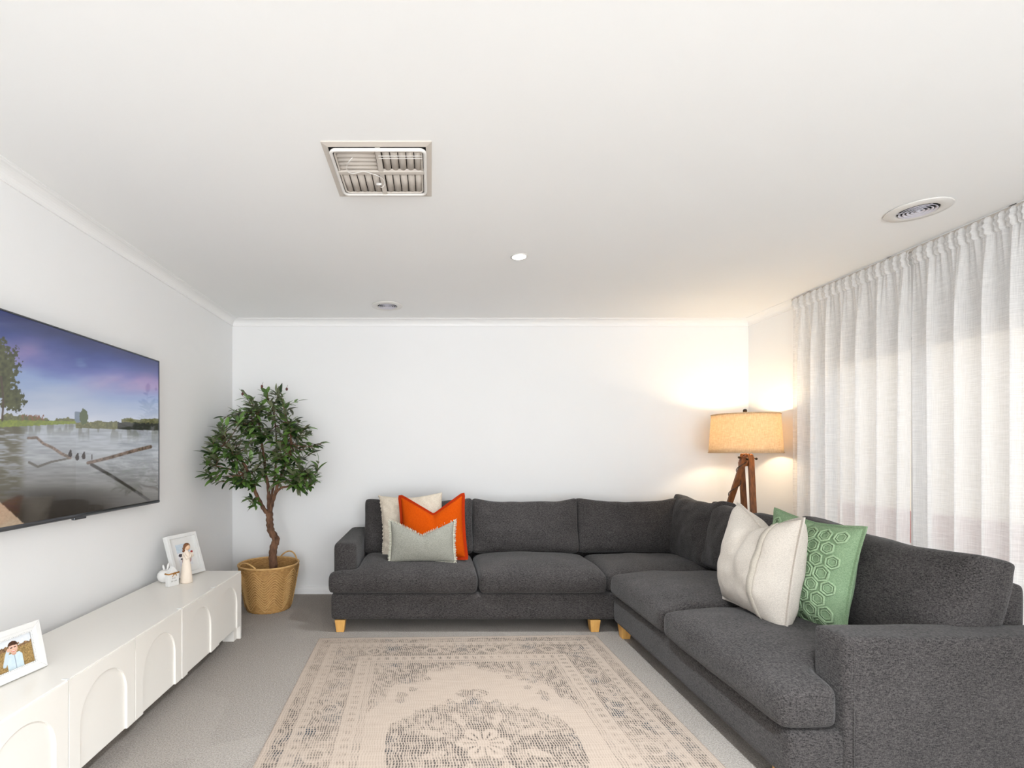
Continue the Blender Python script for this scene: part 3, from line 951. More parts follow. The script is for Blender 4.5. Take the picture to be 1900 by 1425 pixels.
def rug_grid():
    nu, nv = 410, 534
    o = grid_print('woven_rug', lambda u, v: ((u - 0.5) * 1.843, (0.5 - v) * 2.4, 0.009 + 0 * u), nu, nv, lambda u, v: rug_color(u, v), M['rug'], None)
    me = o.data
    # density values are stored as they are, not as colours
    u, v = np.meshgrid(np.linspace(0, 1, nu), np.linspace(0, 1, nv), indexing='ij')
    d, b, w = rug_color(u, v)
    me.color_attributes.remove(me.color_attributes['Col'])
    a = me.color_attributes.new('Dens', 'FLOAT_COLOR', 'POINT')
    a.data.foreach_set('color', np.stack([d / 255, b / 255, w / 255, np.ones_like(d)], -1).ravel().astype(np.float32))
    sd = o.modifiers.new('solid', 'SOLIDIFY'); sd.thickness = 0.008; sd.offset = -1
    if me.polygons[0].normal.z < 0:
        me.flip_normals()
    o.location = (rug_c[0], rug_c[1], 0.0005)
    o.rotation_euler = (0, 0, rug_rot)
    return o
rug = rug_grid()
tag(rug, 'faded cream and grey patterned rug lying on the carpet before the sofa', 'rug')

# ------------------------------------------------------------------ television
TX = -1.668
tv = thing('television', 'large flat wall mounted television showing a lake at dusk', 'television', (TX - 0.03, 2.27, 0.93))
ty0, ty1, tz0, tz1 = 1.515, 3.020, 0.945, 1.793
obj('housing', MB().box(TX - 0.036, TX - 0.002, ty0, ty1, tz0 - 0.002, tz1), M['black'], tv, bevel=0.003)
obj('wall_bracket', MB().box(XL + 0.002, TX - 0.036, 2.0, 2.54, 1.2, 1.6), M['black'], tv)
for (a, b, c, d) in ((ty0, ty1, tz1 - 0.004, tz1 + 0.002), (ty0 - 0.002, ty0 + 0.004, tz0, tz1), (ty1 - 0.004, ty1 + 0.002, tz0, tz1)):
    obj('bezel', MB().box(TX - 0.004, TX + 0.003, a, b, c, d), M['darkmetal'], tv)
obj('bottom_bar', MB().tube([(TX - 0.003, ty0, tz0 - 0.008), (TX - 0.003, ty1, tz0 - 0.008)], 0.010, 10), M['darkmetal'], tv, smooth=True)
obj('sensor_tab', MB().box(TX - 0.012, TX + 0.006, 2.30, 2.38, tz0 - 0.026, tz0 - 0.012), M['darkmetal'], tv, bevel=0.004)

def tv_color(u, v):
    Y = ty0 + 0.005 + u * (ty1 - ty0 - 0.010); Z = tz0 + v * (tz1 - tz0 - 0.005)
    x = VX + TX * F / Y; y = VY - (Z - CH) * F / Y
    hor = 787 + 0.03 * x
    ytop = 575 + 0.3265 * x
    f = (y - ytop) / (hor - ytop)
    cl = fbm(x / 60 + 3, y / 28, 5, 4); cl2 = fbm(x / 110, y / 30, 15, 4)
    fs = np.clip(f + (cl2 - 0.5) * 0.25, 0, 1)
    keys = [0, 0.18, 0.36, 0.55, 0.75, 1.0]
    cols = [(20, 33, 84), (44, 62, 124), (84, 96, 156), (126, 146, 184), (162, 172, 192), (196, 198, 206)]
    c = [np.interp(fs, keys, [k[i] for k in cols]) for i in range(3)]
    pink = np.exp(-((x - 285) / 60) ** 2 - ((y - 708) / 22) ** 2) + 0.7 * np.exp(-((x - 40) / 60) ** 2 - ((y - 655) / 26) ** 2) + 0.5 * np.exp(-((x - 190) / 60) ** 2 - ((y - 712) / 20) ** 2)
    c = over(c, np.clip(pink * (0.1 + cl), 0, 0.5), (196, 150, 174))
    teal = np.exp(-((x - 140) / 50) ** 2 - ((y - 690) / 30) ** 2)
    c = over(c, teal * sstep(0.45, 0.7, cl) * 0.6, (150, 186, 200))
    # far bank
    tl = hor - (6 + 16 * fbm(x / 14, x * 0, 8, 3) * (0.5 + 0.8 * (x < 160)) + 7 * (x > 225))
    tn = fbm(x / 3, y / 3, 11, 3)
    c = over(c, ((y > tl) & (y < hor + 4)) * 1.0, (70 + 60 * tn, 72 + 56 * tn, 52 + 34 * tn))
    rb = ((x > 40) & (x < 82) & (y > 770) & (y < 786)) * sstep(0.4, 0.6, tn)
    c = over(c, rb, (124, 84, 66))
    b = (x > 138) & (x < 149) & (y > 764) & (y < 784)
    c = over(c, b * 1.0, (112, 124, 138))
    pt = np.hypot((x - 155) / 8, (y - 774) / 15) + 0.4 * (tn - 0.5) < 1
    c = over(c, pt * 1.0, (82, 92, 66))
    gr = (y > 779 + 0.02 * x) & (y < 795 - 0.05 * x) & (x < 140)
    c = over(c, gr * 1.0, (96 + 40 * tn, 108 + 40 * tn, 58))
    dkb = (x > 218) & (y > hor - 7 - 6 * tn) & (y < hor + 9)
    c = over(c, dkb * 1.0, (44, 46, 40))
    # water
    wy = y - np.where(x < 140, 793 - 0.05 * x, hor + 3)
    wf = np.clip(wy / 165, 0, 1)
    rip = fbm(x / 26, y / 3.2, 19, 3)
    wc = [np.interp(wf, [0, 0.15, 0.4, 0.7, 1.0], k) for k in ((150, 160, 148, 104, 52), (154, 164, 150, 102, 47), (160, 170, 152, 98, 40))]
    wc = [k * (0.86 + 0.28 * rip) for k in wc]
    rfl = np.clip(sstep(30, 0, wy) * sstep(0.42, 0.6, fbm(x / 7, y / 30, 23, 2)), 0, 1)
    wc = over(wc, rfl * 0.55, (96, 98, 86))
    lt = sstep(58, 34, x + 12 * (rip - 0.5) + 0.05 * wy)
    wc = over(wc, lt * 0.75 * sstep(0.3, 0.6, rip), (72, 66, 44))
    big = np.exp(-((x - 120) / 100) ** 2) * sstep(898, 925, y + 6 * rip)
    wc = over(wc, big * 0.7, (42, 37, 30))
    c = over(c, (wy > 0) * 1.0, wc)
    # logs, their reflections, birds
    c = over(c, 0.75 * polyline(x, y, [(54, 858), (70, 866), (95, 857), (120, 852), (130, 850)], 2.6, 1.6), (78, 72, 64))
    c = over(c, 0.85 * polyline(x, y, [(170, 862), (205, 882), (240, 904), (276, 928)], 3.2, 2.6), (42, 38, 34))
    c = over(c, polyline(x, y, [(52, 813), (68, 812), (80, 823), (98, 831), (114, 842), (130, 849)], 2.4, 3.0), (120 * (0.6 + 0.7 * tn), 104 * (0.6 + 0.7 * tn), 92 * (0.6 + 0.7 * tn)))
    c = over(c, polyline(x, y, [(163, 859), (200, 850), (250, 836), (279, 829)], 3.0, 3.4), (112 * (0.5 + 0.8 * tn), 94 * (0.5 + 0.8 * tn), 82 * (0.5 + 0.8 * tn)))
    for (bx, by) in ((130, 843), (143, 849), (155, 847)):
        c = over(c, (np.hypot((x - bx) / 3.6, (y - by) / 5.5) < 1) * 1.0, (50, 42, 38))
        c = over(c, (np.hypot((x - bx - 1) / 1.8, (y - by + 6) / 2.6) < 1) * 1.0, (44, 36, 32))
    c = over(c, polyline(x, y, [(170.5, 852), (170.5, 844)], 1.0), (60, 50, 46))
    # big tree at the left edge
    lf = fbm(x / 5, y / 5, 41, 3)
    tree = (np.hypot((x + 4) / 42, (y - 690) / 62) + 0.9 * (lf - 0.5) < 0.9) | (np.hypot((x - 22) / 30, (y - 742) / 24) + 0.9 * (lf - 0.5) < 0.85)
    tree = tree & (y < 786)
    c = over(c, tree * 1.0, (38 + 60 * lf, 42 + 58 * lf, 24 + 36 * lf))
    c = over(c, polyline(x, y, [(4, 780), (6, 740), (2, 700)], 2.0), (70, 58, 46))
    # paved corner of the bank
    pv = y > 932 + (x - 0) * 0.9
    c = over(c, (pv & (x < 60)) * 1.0, (158 + 26 * tn, 138 + 24 * tn, 116 + 20 * tn))
    return c
t = NT('tv_picture')
a = t.n('ShaderNodeAttribute'); a.attribute_name = 'Col'
t.set(Base_Color=(0.012, 0.012, 0.014, 1), Roughness=0.05)
t.b.inputs['Specular IOR Level'].default_value = 0.8
t.l(a.outputs['Color'], t.b.inputs['Emission Color'])
t.b.inputs['Emission Strength'].default_value = 0.92
M['tvpic'] = t.m
grid_print('screen', lambda u, v: (TX + 0.0005 + 0 * u, ty0 + 0.005 + u * (ty1 - ty0 - 0.010), tz0 + v * (tz1 - tz0 - 0.005)), 460, 260, tv_color, M['tvpic'], tv)

# ------------------------------------------------------------------ media cabinet
cb = thing('media_cabinet', 'long low off-white cabinet with arched door panels under the television', 'cabinet', (-1.47, 2.1, 0))
FX = -1.262; CT = 0.447; DW = 0.388; CY1 = 3.285; NB = 6
CY0 = CY1 - 0.014 - NB * DW - 0.014
obj('top', MB().box(-1.684, FX - 0.004, CY0, CY1, CT - 0.022, CT), M['cabinet'], cb, bevel=0.002)
obj('carcass', MB().box(-1.68, FX - 0.024, CY0 + 0.02, CY1 - 0.018, 0.095, CT - 0.022), M['cabinet'], cb)
for y0 in (CY0, CY1 - 0.018):
    obj('end_panel', MB().box(-1.682, FX - 0.002, y0, y0 + 0.018, 0.0, CT - 0.022), M['cabinet'], cb, bevel=0.0015)
    yy = y0 - 0.05 if y0 > 2 else y0 + 0.018
    obj('foot_block', MB().box(FX - 0.10, FX - 0.026, yy, yy + 0.05, 0.0, 0.095), M['cabinet'], cb, bevel=0.0015)
obj('centre_support', MB().box(-1.60, FX - 0.12, 2.09, 2.13, 0.0, 0.095), M['cabinet'], cb)
def arch_door(w, h):
    """door in local coords: x = outward, y = width 0..w, z = 0..h; arch recess open at the bottom"""
    mg, tm = 0.056, 0.054
    r = (w - 2 * mg) / 2; cy = w / 2; cz = h - tm - r
    N = 20
    arc = [(cy - r, 0.0)] + [(cy - r * math.cos(math.pi * k / N), cz + r * math.sin(math.pi * k / N)) for k in range(N + 1)] + [(cy + r, 0.0)]
    m = MB()
    m.box(-0.018, -0.009, 0, w, 0, h)                         # recessed panel
    # raised surround as quads between the arch and the outline
    outl = [(0.0, 0.0)]
    for k in range(N + 1):
        a = math.pi * k / N
        yy, zz_ = cy - r * math.cos(a), cz + r * math.sin(a)
        dy, dz = -math.cos(a), math.sin(a)
        sc = 1e9
        if dy < -1e-6: sc = min(sc, (cy) / -dy)
        if dy > 1e-6: sc = min(sc, (w - cy) / dy)
        if dz > 1e-6: sc = min(sc, (h - cz) / dz)
        outl.append((cy + dy * sc, cz + dz * sc))
    outl.append((w, 0.0))
    n = len(arc)
    v = []
    for (yy, zz_) in arc: v.append((0.0, yy, zz_))
    for (yy, zz_) in outl: v.append((0.0, yy, zz_))
    for (yy, zz_) in arc: v.append((-0.010, yy, zz_))
    for (yy, zz_) in outl: v.append((-0.010, yy, zz_))
    f = []
    for k in range(n - 1):
        f.append((k, k + 1, n + k + 1, n + k))
        f.append((k, 2 * n + k, 2 * n + k + 1, k + 1))
        f.append((n + k, n + k + 1, 3 * n + k + 1, 3 * n + k))
    f.append((0, n, 3 * n, 2 * n)); f.append((n - 1, 3 * n - 1, 4 * n - 1, 2 * n - 1))
    # fill the two top corners
    c0 = len(v)
    v += [(0.0, 0.0, h), (0.0, w, h), (-0.010, 0.0, h), (-0.010, w, h)]
    iL = max(i for i in range(n) if outl[i][0] < 1e-6); iR = min(i for i in range(n) if outl[i][0] > w - 1e-6)
    f.append((n + iL, n + iL + 1, c0)); f.append((n + iR - 1, n + iR, c0 + 1))
    return m.add(v, f)
proto = arch_door(DW - 0.004, CT - 0.004 - 0.090)
dme = mesh_of('door', proto.v, proto.f); dme.materials.append(M['cabinet'])
for k in range(NB):
    yb = CY1 - 0.016 - (k + 1) * DW + 0.002
    d = link(bpy.data.objects.new('door', dme), cb)
    d.location = Vector((FX + (0.003 if k == 1 else 0.0), yb, 0.090)) - cb.location
    b = d.modifiers.new('bevel', 'BEVEL'); b.width = 0.0016; b.segments = 2; b.limit_method = 'ANGLE'; b.angle_limit = 0.9
    if k in (0, 1, 3):
        obj('touch_latch', MB().box(FX - 0.022, FX - 0.002, yb - 0.006, yb + 0.004, CT - 0.004, CT + 0.0015), M['white'], cb)

# ------------------------------------------------------------------ picture frames and ornaments on the cabinet
def local_frame(bl, br, lean_back):
    """matrix: local x along the bottom edge, y into the frame's back, z up the leaning front"""
    bl = Vector(bl); br = Vector(br)
    ex = (br - bl).normalized()
    nb = Vector((ex.y * -1, ex.x, 0)) if Vector((ex.y * -1, ex.x, 0)).x < 0 else Vector((ex.y, -ex.x, 0))
    ez = (Vector((0, 0, 1)) * math.cos(lean_back) + nb * math.sin(lean_back))
    ey = (nb * math.cos(lean_back) - Vector((0, 0, 1)) * math.sin(lean_back))
    m = Matrix.Identity(4)
    for i in range(3):
        m[i][0] = ex[i]; m[i][1] = ey[i]; m[i][2] = ez[i]; m[i][3] = bl[i]
    return m

def frame_bars(root, m, w, h, b, d0, d1, mat, name='frame_side'):
    for poly in ([(0, 0), (w, 0), (w - b, b), (b, b)], [(w, 0), (w, h), (w - b, h - b), (w - b, b)],
                 [(w, h), (0, h), (b, h - b), (w - b, h - b)], [(0, h), (0, 0), (b, b), (b, h - b)]):
        mbx = MB().prism(poly, lambda u, v, t_: (u, t_, v), d0, d1).xf(m)
        obj(name, mbx, mat, root, bevel=0.002)

def rect(m, x0, x1, z0, z1, y):
    def fn(u, v):
        X = x0 + (x1 - x0) * u; Z = z0 + (z1 - z0) * v
        R = np.array(m.to_3x3()); T = np.array(m.translation)
        Pp = np.stack([X, 0 * X + y, Z], -1) @ R.T + T
        return Pp[..., 0], Pp[..., 1], Pp[..., 2]
    return fn

M['print'] = attr_mat('glossy_photo_print', 0.25)
zc = CT + 0.0005
# deep white box frame
mF = local_frame((-1.563, 3.027, zc + 0.0105), (-1.487, 3.254, zc + 0.0105), 0.32)
fb = thing('picture_frame', 'deep white portrait picture frame leaning at the far end of the cabinet', 'picture frame', (-1.53, 3.14, zc))
FW, FH = 0.24, 0.268
frame_bars(fb, mF, FW, FH, 0.022, -0.0, 0.030, M['white'])
obj('backing_board', MB().box(0.004, FW - 0.004, 0.026, 0.032, 0.004, FH - 0.004).xf(mF), M['white'], fb)
obj('mat_board', MB().box(0.02, FW - 0.02, 0.019, 0.022, 0.02, FH - 0.02).xf(mF), M['white'], fb)
obj('stand', MB().add([mF @ Vector(p) for p in ((0.10, 0.033, 0.20), (0.14, 0.033, 0.20), (0.14, 0.036, 0.20), (0.10, 0.036, 0.20))] +
                      [mF @ Vector((x, 0.033, 0.20)) + Vector((-0.062 + dx, 0.02, -0.187)) for x, dx in ((0.10, 0), (0.14, 0), (0.14, -0.003), (0.10, -0.003))],
                      [(0, 1, 2, 3), (4, 7, 6, 5), (0, 4, 5, 1), (1, 5, 6, 2), (2, 6, 7, 3), (3, 7, 4, 0)]), M['white'], fb)
def beach(u, v):
    n = fbm(u * 6, v * 16, 4, 3)
    c = [180 + 40 * n, 198 + 30 * n, 212 + 24 * n]
    c = over(c, (v < 0.62) * 1.0, (214 + 20 * n, 214 + 18 * n, 222 + 10 * n))
    for (a, b, ru, rv, k) in ((0.22, 0.50, 0.16, 0.07, (60, 50, 58)), (0.80, 0.55, 0.10, 0.12, (90, 84, 92)), (0.80, 0.34, 0.14, 0.06, (40, 36, 40)),
                              (0.25, 0.33, 0.10, 0.03, (30, 30, 34)), (0.82, 0.22, 0.12, 0.10, (190, 150, 146)), (0.30, 0.20, 0.08, 0.10, (170, 140, 136)), (0.55, 0.42, 0.10, 0.14, (214, 196, 196))):
        c = over(c, (np.hypot((u - a) / ru, (v - b) / rv) + 0.5 * (n - 0.5) < 1) * 1.0, k)
    return c
grid_print('photo', rect(mF, 0.068, 0.172, 0.065, 0.205, 0.0185), 60, 80, beach, M['print'], fb)

# near frame with beaded moulding
mN = local_frame((-1.4565, 1.600, zc + 0.0052), (-1.412, 1.8185, zc + 0.0052), 0.235)
fa = thing('picture_frame', 'white beaded landscape picture frame with a photo of a boy in blue', 'picture frame', (-1.44, 1.71, zc))
NW, NH = 0.223, 0.172
frame_bars(fa, mN, NW, NH, 0.020, 0.0, 0.020, M['white'])
frame_bars(fa, MB and mN @ Matrix.Translation((0.018, 0.003, 0.018)), NW - 0.036, NH - 0.036, 0.012, 0.0, 0.016, M['white'], 'inner_moulding')
mbk = MB()
bw, bh = NW - 0.064, NH - 0.064
def bead(x, z):
    mbk.ball(mN @ Vector((0.032 + x, 0.006, 0.032 + z)), 0.0028, 6, 4)
k = 0.0
while k < bw:
    bead(k, 0); bead(k, bh); k += 0.0058
k = 0.0
while k < bh:
    bead(0, k); bead(bw, k); k += 0.0058
tag(obj('beading', mbk, M['white'], fa, smooth=True), kind='stuff')
obj('backing_board', MB().box(0.003, NW - 0.003, 0.018, 0.022, 0.003, NH - 0.003).xf(mN), M['white'], fa)
obj('stand', MB().add([mN @ Vector(p) for p in ((0.09, 0.022, 0.12), (0.13, 0.022, 0.12), (0.13, 0.025, 0.12), (0.09, 0.025, 0.12))] +
                      [mN @ Vector((x, 0.022, 0.12)) + Vector((-0.055 + dx, 0.008, -0.110)) for x, dx in ((0.09, 0), (0.13, 0), (0.13, -0.003), (0.09, -0.003))],
                      [(0, 1, 2, 3), (4, 7, 6, 5), (0, 4, 5, 1), (1, 5, 6, 2), (2, 6, 7, 3), (3, 7, 4, 0)]), M['white'], fa)
def boy(u, v):
    n = fbm(u * 22, v * 14, 6, 3); n2 = fbm(u * 60, v * 40, 9, 2)
    c = [216 + 14 * n, 222 + 10 * n, 228 + 8 * n]
    hl = 0.74 - 0.04 * u + 0.16 * (n - 0.3)
    c = over(c, (v < hl) * 1.0, (60 + 130 * n2, 48 + 100 * n2, 36 + 70 * n2))
    fl = v < 0.66 - 0.06 * (1 - u)
    c = over(c, fl * 1.0, (112 + 90 * n2, 92 + 74 * n2, 58 + 50 * n2))
    cx = 0.60
    # body and arm in a pale blue shirt
    sh = (np.abs(u - cx) < 0.17 - 0.05 * sstep(0.38, 0.50, v)) & (v < 0.50)
    c = over(c, sh * 1.0, (196 + 16 * n, 214 + 12 * n, 224 + 8 * n))
    arm = polyline(u * 1.5, v, [((cx - 0.13) * 1.5, 0.42), ((cx - 0.23) * 1.5, 0.20), ((cx - 0.15) * 1.5, 0.52), ((cx - 0.11) * 1.5, 0.62)], 0.06)
    c = over(c, arm, (188 + 20 * n, 206 + 14 * n, 218 + 8 * n))
    c = over(c, (np.abs(u - cx) < 0.006) * (v < 0.48) * 1.0, (150, 166, 182))
    face = np.hypot((u - cx) / 0.095, (v - 0.66) / 0.17)
    c = over(c, (np.hypot((u - cx) / 0.05, (v - 0.50) / 0.06) < 1) * 1.0, (206, 158, 136))
    c = over(c, (face < 1) * 1.0, (232 - 20 * face, 192 - 20 * face, 170 - 20 * face))
    c = over(c, ((np.hypot((u - cx) / 0.105, (v - 0.76) / 0.13) < 1) & (v > 0.755 - 0.1 * (u - cx))) * 1.0, (64 + 30 * n2, 40 + 24 * n2, 30 + 16 * n2))
    for s in (-1, 1):
        c = over(c, (np.hypot((u - cx - s * 0.038) / 0.026, (v - 0.685) / 0.022) < 1) * 1.0, (66, 50, 50))
    c = over(c, (np.hypot((u - cx) / 0.045, (v - 0.575) / 0.028) < 1) * 1.0, (206, 96, 88))
    c = over(c, (np.hypot((u - cx) / 0.036, (v - 0.582) / 0.012) < 1) * 1.0, (246, 236, 228))
    c = over(c, (np.hypot((u - cx + 0.11) / 0.03, (v - 0.64) / 0.06) < 1) * 1.0, (222, 178, 156))
    return c
grid_print('photo', rect(mN, 0.032, NW - 0.032, 0.032, NH - 0.032, 0.0145), 110, 90, boy, M['print'], fa)

# small house block
def at_top(px, py):
    """point on the cabinet top at a pixel"""
    Y = (CH - CT) * F / (py - VY)
    return Vector(((px - VX) * Y / F, Y, zc))
hl_, hr_ = at_top(313, 1090), at_top(332, 1084.5)
mH = local_frame(hl_, hr_, 0.0)
hs = thing('house_ornament', 'small white wooden house block tied with twine on the cabinet', 'ornament', hl_.lerp(hr_, 0.5))
hw = (hr_ - hl_).length; hh = 0.115
poly = [(0, 0), (hw, 0), (hw, hh * 0.62), (hw / 2, hh), (0, hh * 0.62)]
obj('block', MB().prism(poly, lambda u, v, t_: (u, t_, v), 0, 0.028).xf(mH), M['white'], hs, bevel=0.002)
loop = [(-0.002, -0.002), (hw + 0.002, -0.002), (hw + 0.002, 0.030), (-0.002, 0.030)]
for dz in (0.0, 0.0035):
    obj('twine_wrap', MB().tube([mH @ Vector((a, b, hh * 0.63 + dz)) for a, b in loop], 0.0022, 6, True), M['twine'], hs, smooth=True)
obj('twine_bow', MB().tube([mH @ Vector(p) for p in ((hw * 0.30, -0.004, hh * 0.48), (hw * 0.42, -0.006, hh * 0.58), (hw * 0.5, -0.006, hh * 0.64), (hw * 0.62, -0.007, hh * 0.60), (hw * 0.74, -0.004, hh * 0.50))], 0.0018, 6)
    .tube([mH @ Vector((hw * 0.5 + 0.010 * math.sin(2 * a), -0.007, hh * 0.645 + 0.005 * math.sin(a))) for a in [2 * math.pi * k / 20 for k in range(20)]], 0.0014, 5, True), M['twine'], hs, smooth=True)
mbk = MB()
for (rowz, xs_) in ((0.36, (0.36, 0.46, 0.58)), (0.22, (0.26, 0.36, 0.50, 0.62, 0.72))):
    for q in xs_:
        mbk.box(hw * q, hw * q + 0.0035, -0.0012, 0.0005, hh * rowz, hh * rowz + 0.008)
obj('faint_lettering', mbk.xf(mH), M['textgrey'], hs)

# round white ornament with two leaf shaped tips
rp = at_top(307, 1081) + Vector((-0.004, 0.010, 0))
ro = thing('round_ornament', 'round white ceramic ornament with curled tips behind the house block', 'ornament', rp)
obj('body', MB().lathe([(1e-6, 0), (0.022, 0.0), (0.040, 0.014), (0.047, 0.036), (0.044, 0.056), (0.032, 0.070), (0.014, 0.076), (0.008, 0.072), (1e-6, 0.070)], rp, 28), M['ceramic'], ro, smooth=True)
for (dx, tipx, h) in ((-0.006, -0.026, 0.045), (0.008, 0.028, 0.055)):
    obj('curled_tip', MB().tube([rp + Vector((dx * (1 - s) + tipx * s * 0.5, 0.3 * (dx * (1 - s) + tipx * s), 0.068 + h * s * (1 - 0.15 * s))) for s in [k / 6 for k in range(7)]],
        [0.005, 0.006, 0.0068, 0.007, 0.0066, 0.005, 0.002], 8), M['ceramic'], ro, smooth=True)

# carved figurine of a woman in a long dress
fp = at_top(346, 1081)
fg = thing('figurine', 'cream carved figurine of a woman in a long dress with brown hair', 'figurine', fp)
prof = [(1e-6, 0), (0.033, 0), (0.035, 0.006), (0.033, 0.03), (0.029, 0.07), (0.025, 0.105), (0.021, 0.128), (0.020, 0.138), (0.023, 0.150), (0.0255, 0.165), (0.023, 0.178), (0.013, 0.186), (0.0085, 0.192), (0.0085, 0.199), (0.012, 0.203)]
mbk = MB().lathe(prof, fp, 24, 1.0, 0.85)
v_ = []
for i, p in enumerate(mbk.v):
    a = math.atan2(p[1] - fp.y, p[0] - fp.x); z = p[2] - fp.z
    k = 1 + 0.05 * math.sin(9 * a + z * 20) * max(0, 1 - z / 0.13)
    v_.append((fp.x + (p[0] - fp.x) * k, fp.y + (p[1] - fp.y) * k, p[2]))
mbk.v = v_
for s in (-1, 1):
    mbk.tube([fp + Vector((0.006 * s + 0.004, -0.022 * s * 0 - 0.0, 0)) * 0 + Vector((0.0 + 0.010 * s * 0.2, 0.021 * s, 0.176)), fp + Vector((0.016, 0.026 * s, 0.150)), fp + Vector((0.030, 0.016 * s, 0.160)), fp + Vector((0.030, 0.004 * s, 0.186))], [0.0085, 0.0075, 0.006, 0.005], 8)
obj('body', mbk, M['figurine'], fg, smooth=True)
hd = obj('head', MB().ball(fp + Vector((0.006, -0.002, 0.215)), 0.0165, 14, 10, 1, 0.9, 1.15), M['skin'], fg, smooth=True)
obj('nose', MB().ball(fp + Vector((0.0215, -0.006, 0.212)), 0.0028, 6, 5), M['skin'], hd, smooth=True)
obj('hair', MB().ball(fp + Vector((0.000, 0.001, 0.2205)), 0.0195, 16, 10, 1, 0.95, 1.0).ball(fp + Vector((-0.014, 0.004, 0.205)), 0.012, 12, 8).ball(fp + Vector((-0.018, 0.002, 0.190)), 0.008, 10, 7), M['hairbrown'], fg, smooth=True)
obj('heart', MB().ball(fp + Vector((0.032, -0.003, 0.190)), 0.007, 10, 7), M['red'], fg, smooth=True)

# ------------------------------------------------------------------ basket
BX, BY = -1.290, 3.920
bk = thing('woven_basket', 'tan woven basket with chevron strands holding the olive tree', 'basket', (BX, BY, 0))
H_ = 0.352
def brad(z):
    k = z / H_
    return 0.166 + 0.066 * k ** 0.9
NA, NZ = 144, 56
v = []; f = []
for (off, side) in ((0.0, 1), (-0.010, -1)):
    o0 = len(v)
    for i in range(NZ + 1):
        z = H_ * i / NZ
        for k in range(NA):
            a = 2 * math.pi * k / NA
            wv = 0.0022 * math.cos(math.pi * (k // 2 + i)) * (1 if side > 0 else 0.8)
            r = brad(z) + off + wv
            v.append((BX + r * math.cos(a), BY + r * math.sin(a), z + 0.001))
    for i in range(NZ):
        for k in range(NA):
            q = (o0 + i * NA + k, o0 + i * NA + (k + 1) % NA, o0 + (i + 1) * NA + (k + 1) % NA, o0 + (i + 1) * NA + k)
            f.append(q if side > 0 else q[::-1])
o1 = (NZ + 1) * NA
f.append(tuple(range(NA - 1, -1, -1)))
for k in range(NA):
    f.append((NZ * NA + k, NZ * NA + (k + 1) % NA, o1 + NZ * NA + (k + 1) % NA, o1 + NZ * NA + k))
t = NT('woven_straw'); o_ = t.obj()
w1 = t.noise(1.0, 2, t.map(o_, (40, 40, 260))); w2 = t.noise(14, 3, o_)
t.set(Base_Color=t.mix(t.ramp(w1, 0.3, 0.7), t.mix(w2, rgb(130, 90, 46), rgb(170, 122, 66)), rgb(206, 162, 100)), Roughness=0.7)
t.bump(w1, 0.5, 0.004); M['straw'] = t.m
t = NT('pale_straw_strand'); o_ = t.obj()
t.set(Base_Color=t.mix(t.noise(30, 3, o_), rgb(188, 140, 78), rgb(228, 190, 130)), Roughness=0.6); M['strand'] = t.m
obj('basket_body', MB().add(v, f), M['straw'], bk, smooth=True)
for rrow in range(13):
    z0 = 0.020 + rrow * 0.0205
    pts = []
    for k in range(108):
        a = 2 * math.pi * k / 108
        ph = (a / (2 * math.pi) * 9 + 0.02) % 1
        tri = 1 - abs(2 * ph - 1)
        tri = tri * tri * (3 - 2 * tri) * 0.5 + tri * 0.5
        z = z0 + 0.066 * tri
        if z > H_ - 0.012: z = H_ - 0.012
        r = brad(z) + 0.0045
        pts.append((BX + r * math.cos(a), BY + r * math.sin(a), z))
    obj('chevron_strand', MB().tube(pts, 0.0033, 5, True), M['strand'], bk, smooth=True)
ringp = [(BX + (brad(H_) - 0.003) * math.cos(2 * math.pi * k / 60), BY + (brad(H_) - 0.003) * math.sin(2 * math.pi * k / 60), H_ + 0.002) for k in range(60)]
obj('rim', MB().tube(ringp, 0.0075, 8, True), M['strand'], bk, smooth=True)
for (am, hgt) in ((math.radians(-119), 0.055), (math.radians(60), 0.068)):
    pts = []
    for k in range(13):
        s = k / 12
        a = am + math.radians(26) * (2 * s - 1)
        r = brad(H_) - 0.004
        pts.append((BX + r * math.cos(a), BY + r * math.sin(a), H_ - 0.01 + hgt * math.sin(math.pi * s) ** 0.7))
    obj('handle', MB().tube(pts, 0.0062, 8), M['strand'], bk, smooth=True)

# ------------------------------------------------------------------ olive tree
tr_ = thing('olive_tree', 'slim artificial olive tree with dark green leaves standing in the basket', 'tree', (BX + 0.02, BY, 0.02))
obj('pot', MB().lathe([(0.09, 0.012), (0.115, 0.012), (0.135, 0.24), (0.125, 0.24), (0.12, 0.22), (1e-6, 0.225)], (BX, BY, 0), 28), M['soil'], tr_, smooth=False)
def sm(pts, n=6):
    """Catmull-Rom through points"""
    pts = [Vector(p) for p in pts]
    q = [pts[0] * 2 - pts[1]] + pts + [pts[-1] * 2 - pts[-2]]
    out = []
    for i in range(1, len(q) - 2):
        for k in range(n):
            s = k / n
            a, b, c, d = q[i - 1], q[i], q[i + 1], q[i + 2]
            out.append(0.5 * ((2 * b) + (c - a) * s + (2 * a - 5 * b + 4 * c - d) * s * s + (3 * b - a - 3 * c + d) * s ** 3))
    out.append(pts[-1])
    return out
def taper_r(n, a, b, knob=0.10, seed=0):
    return [(a + (b - a) * (i / (n - 1)) ** 0.8) * (1 + knob * math.sin(i * 1.9 + seed) + knob * 0.6 * math.sin(i * 4.3 + seed)) for i in range(n)]
tk = [Vector((BX + 0.035, BY - 0.01, 0.20))] + [P(x, y, Yd) for x, y, Yd in ((507.5, 1053, 3.90), (506, 1032, 3.90), (508, 1014, 3.90), (512, 1001, 3.91), (503, 985, 3.91), (500.5, 968, 3.91), (500, 950, 3.91))]
tp = sm(tk)
trunk = obj('trunk', MB().tube(tp, taper_r(len(tp), 0.034, 0.027, 0.08), 12), M['bark'], tr_, smooth=True)
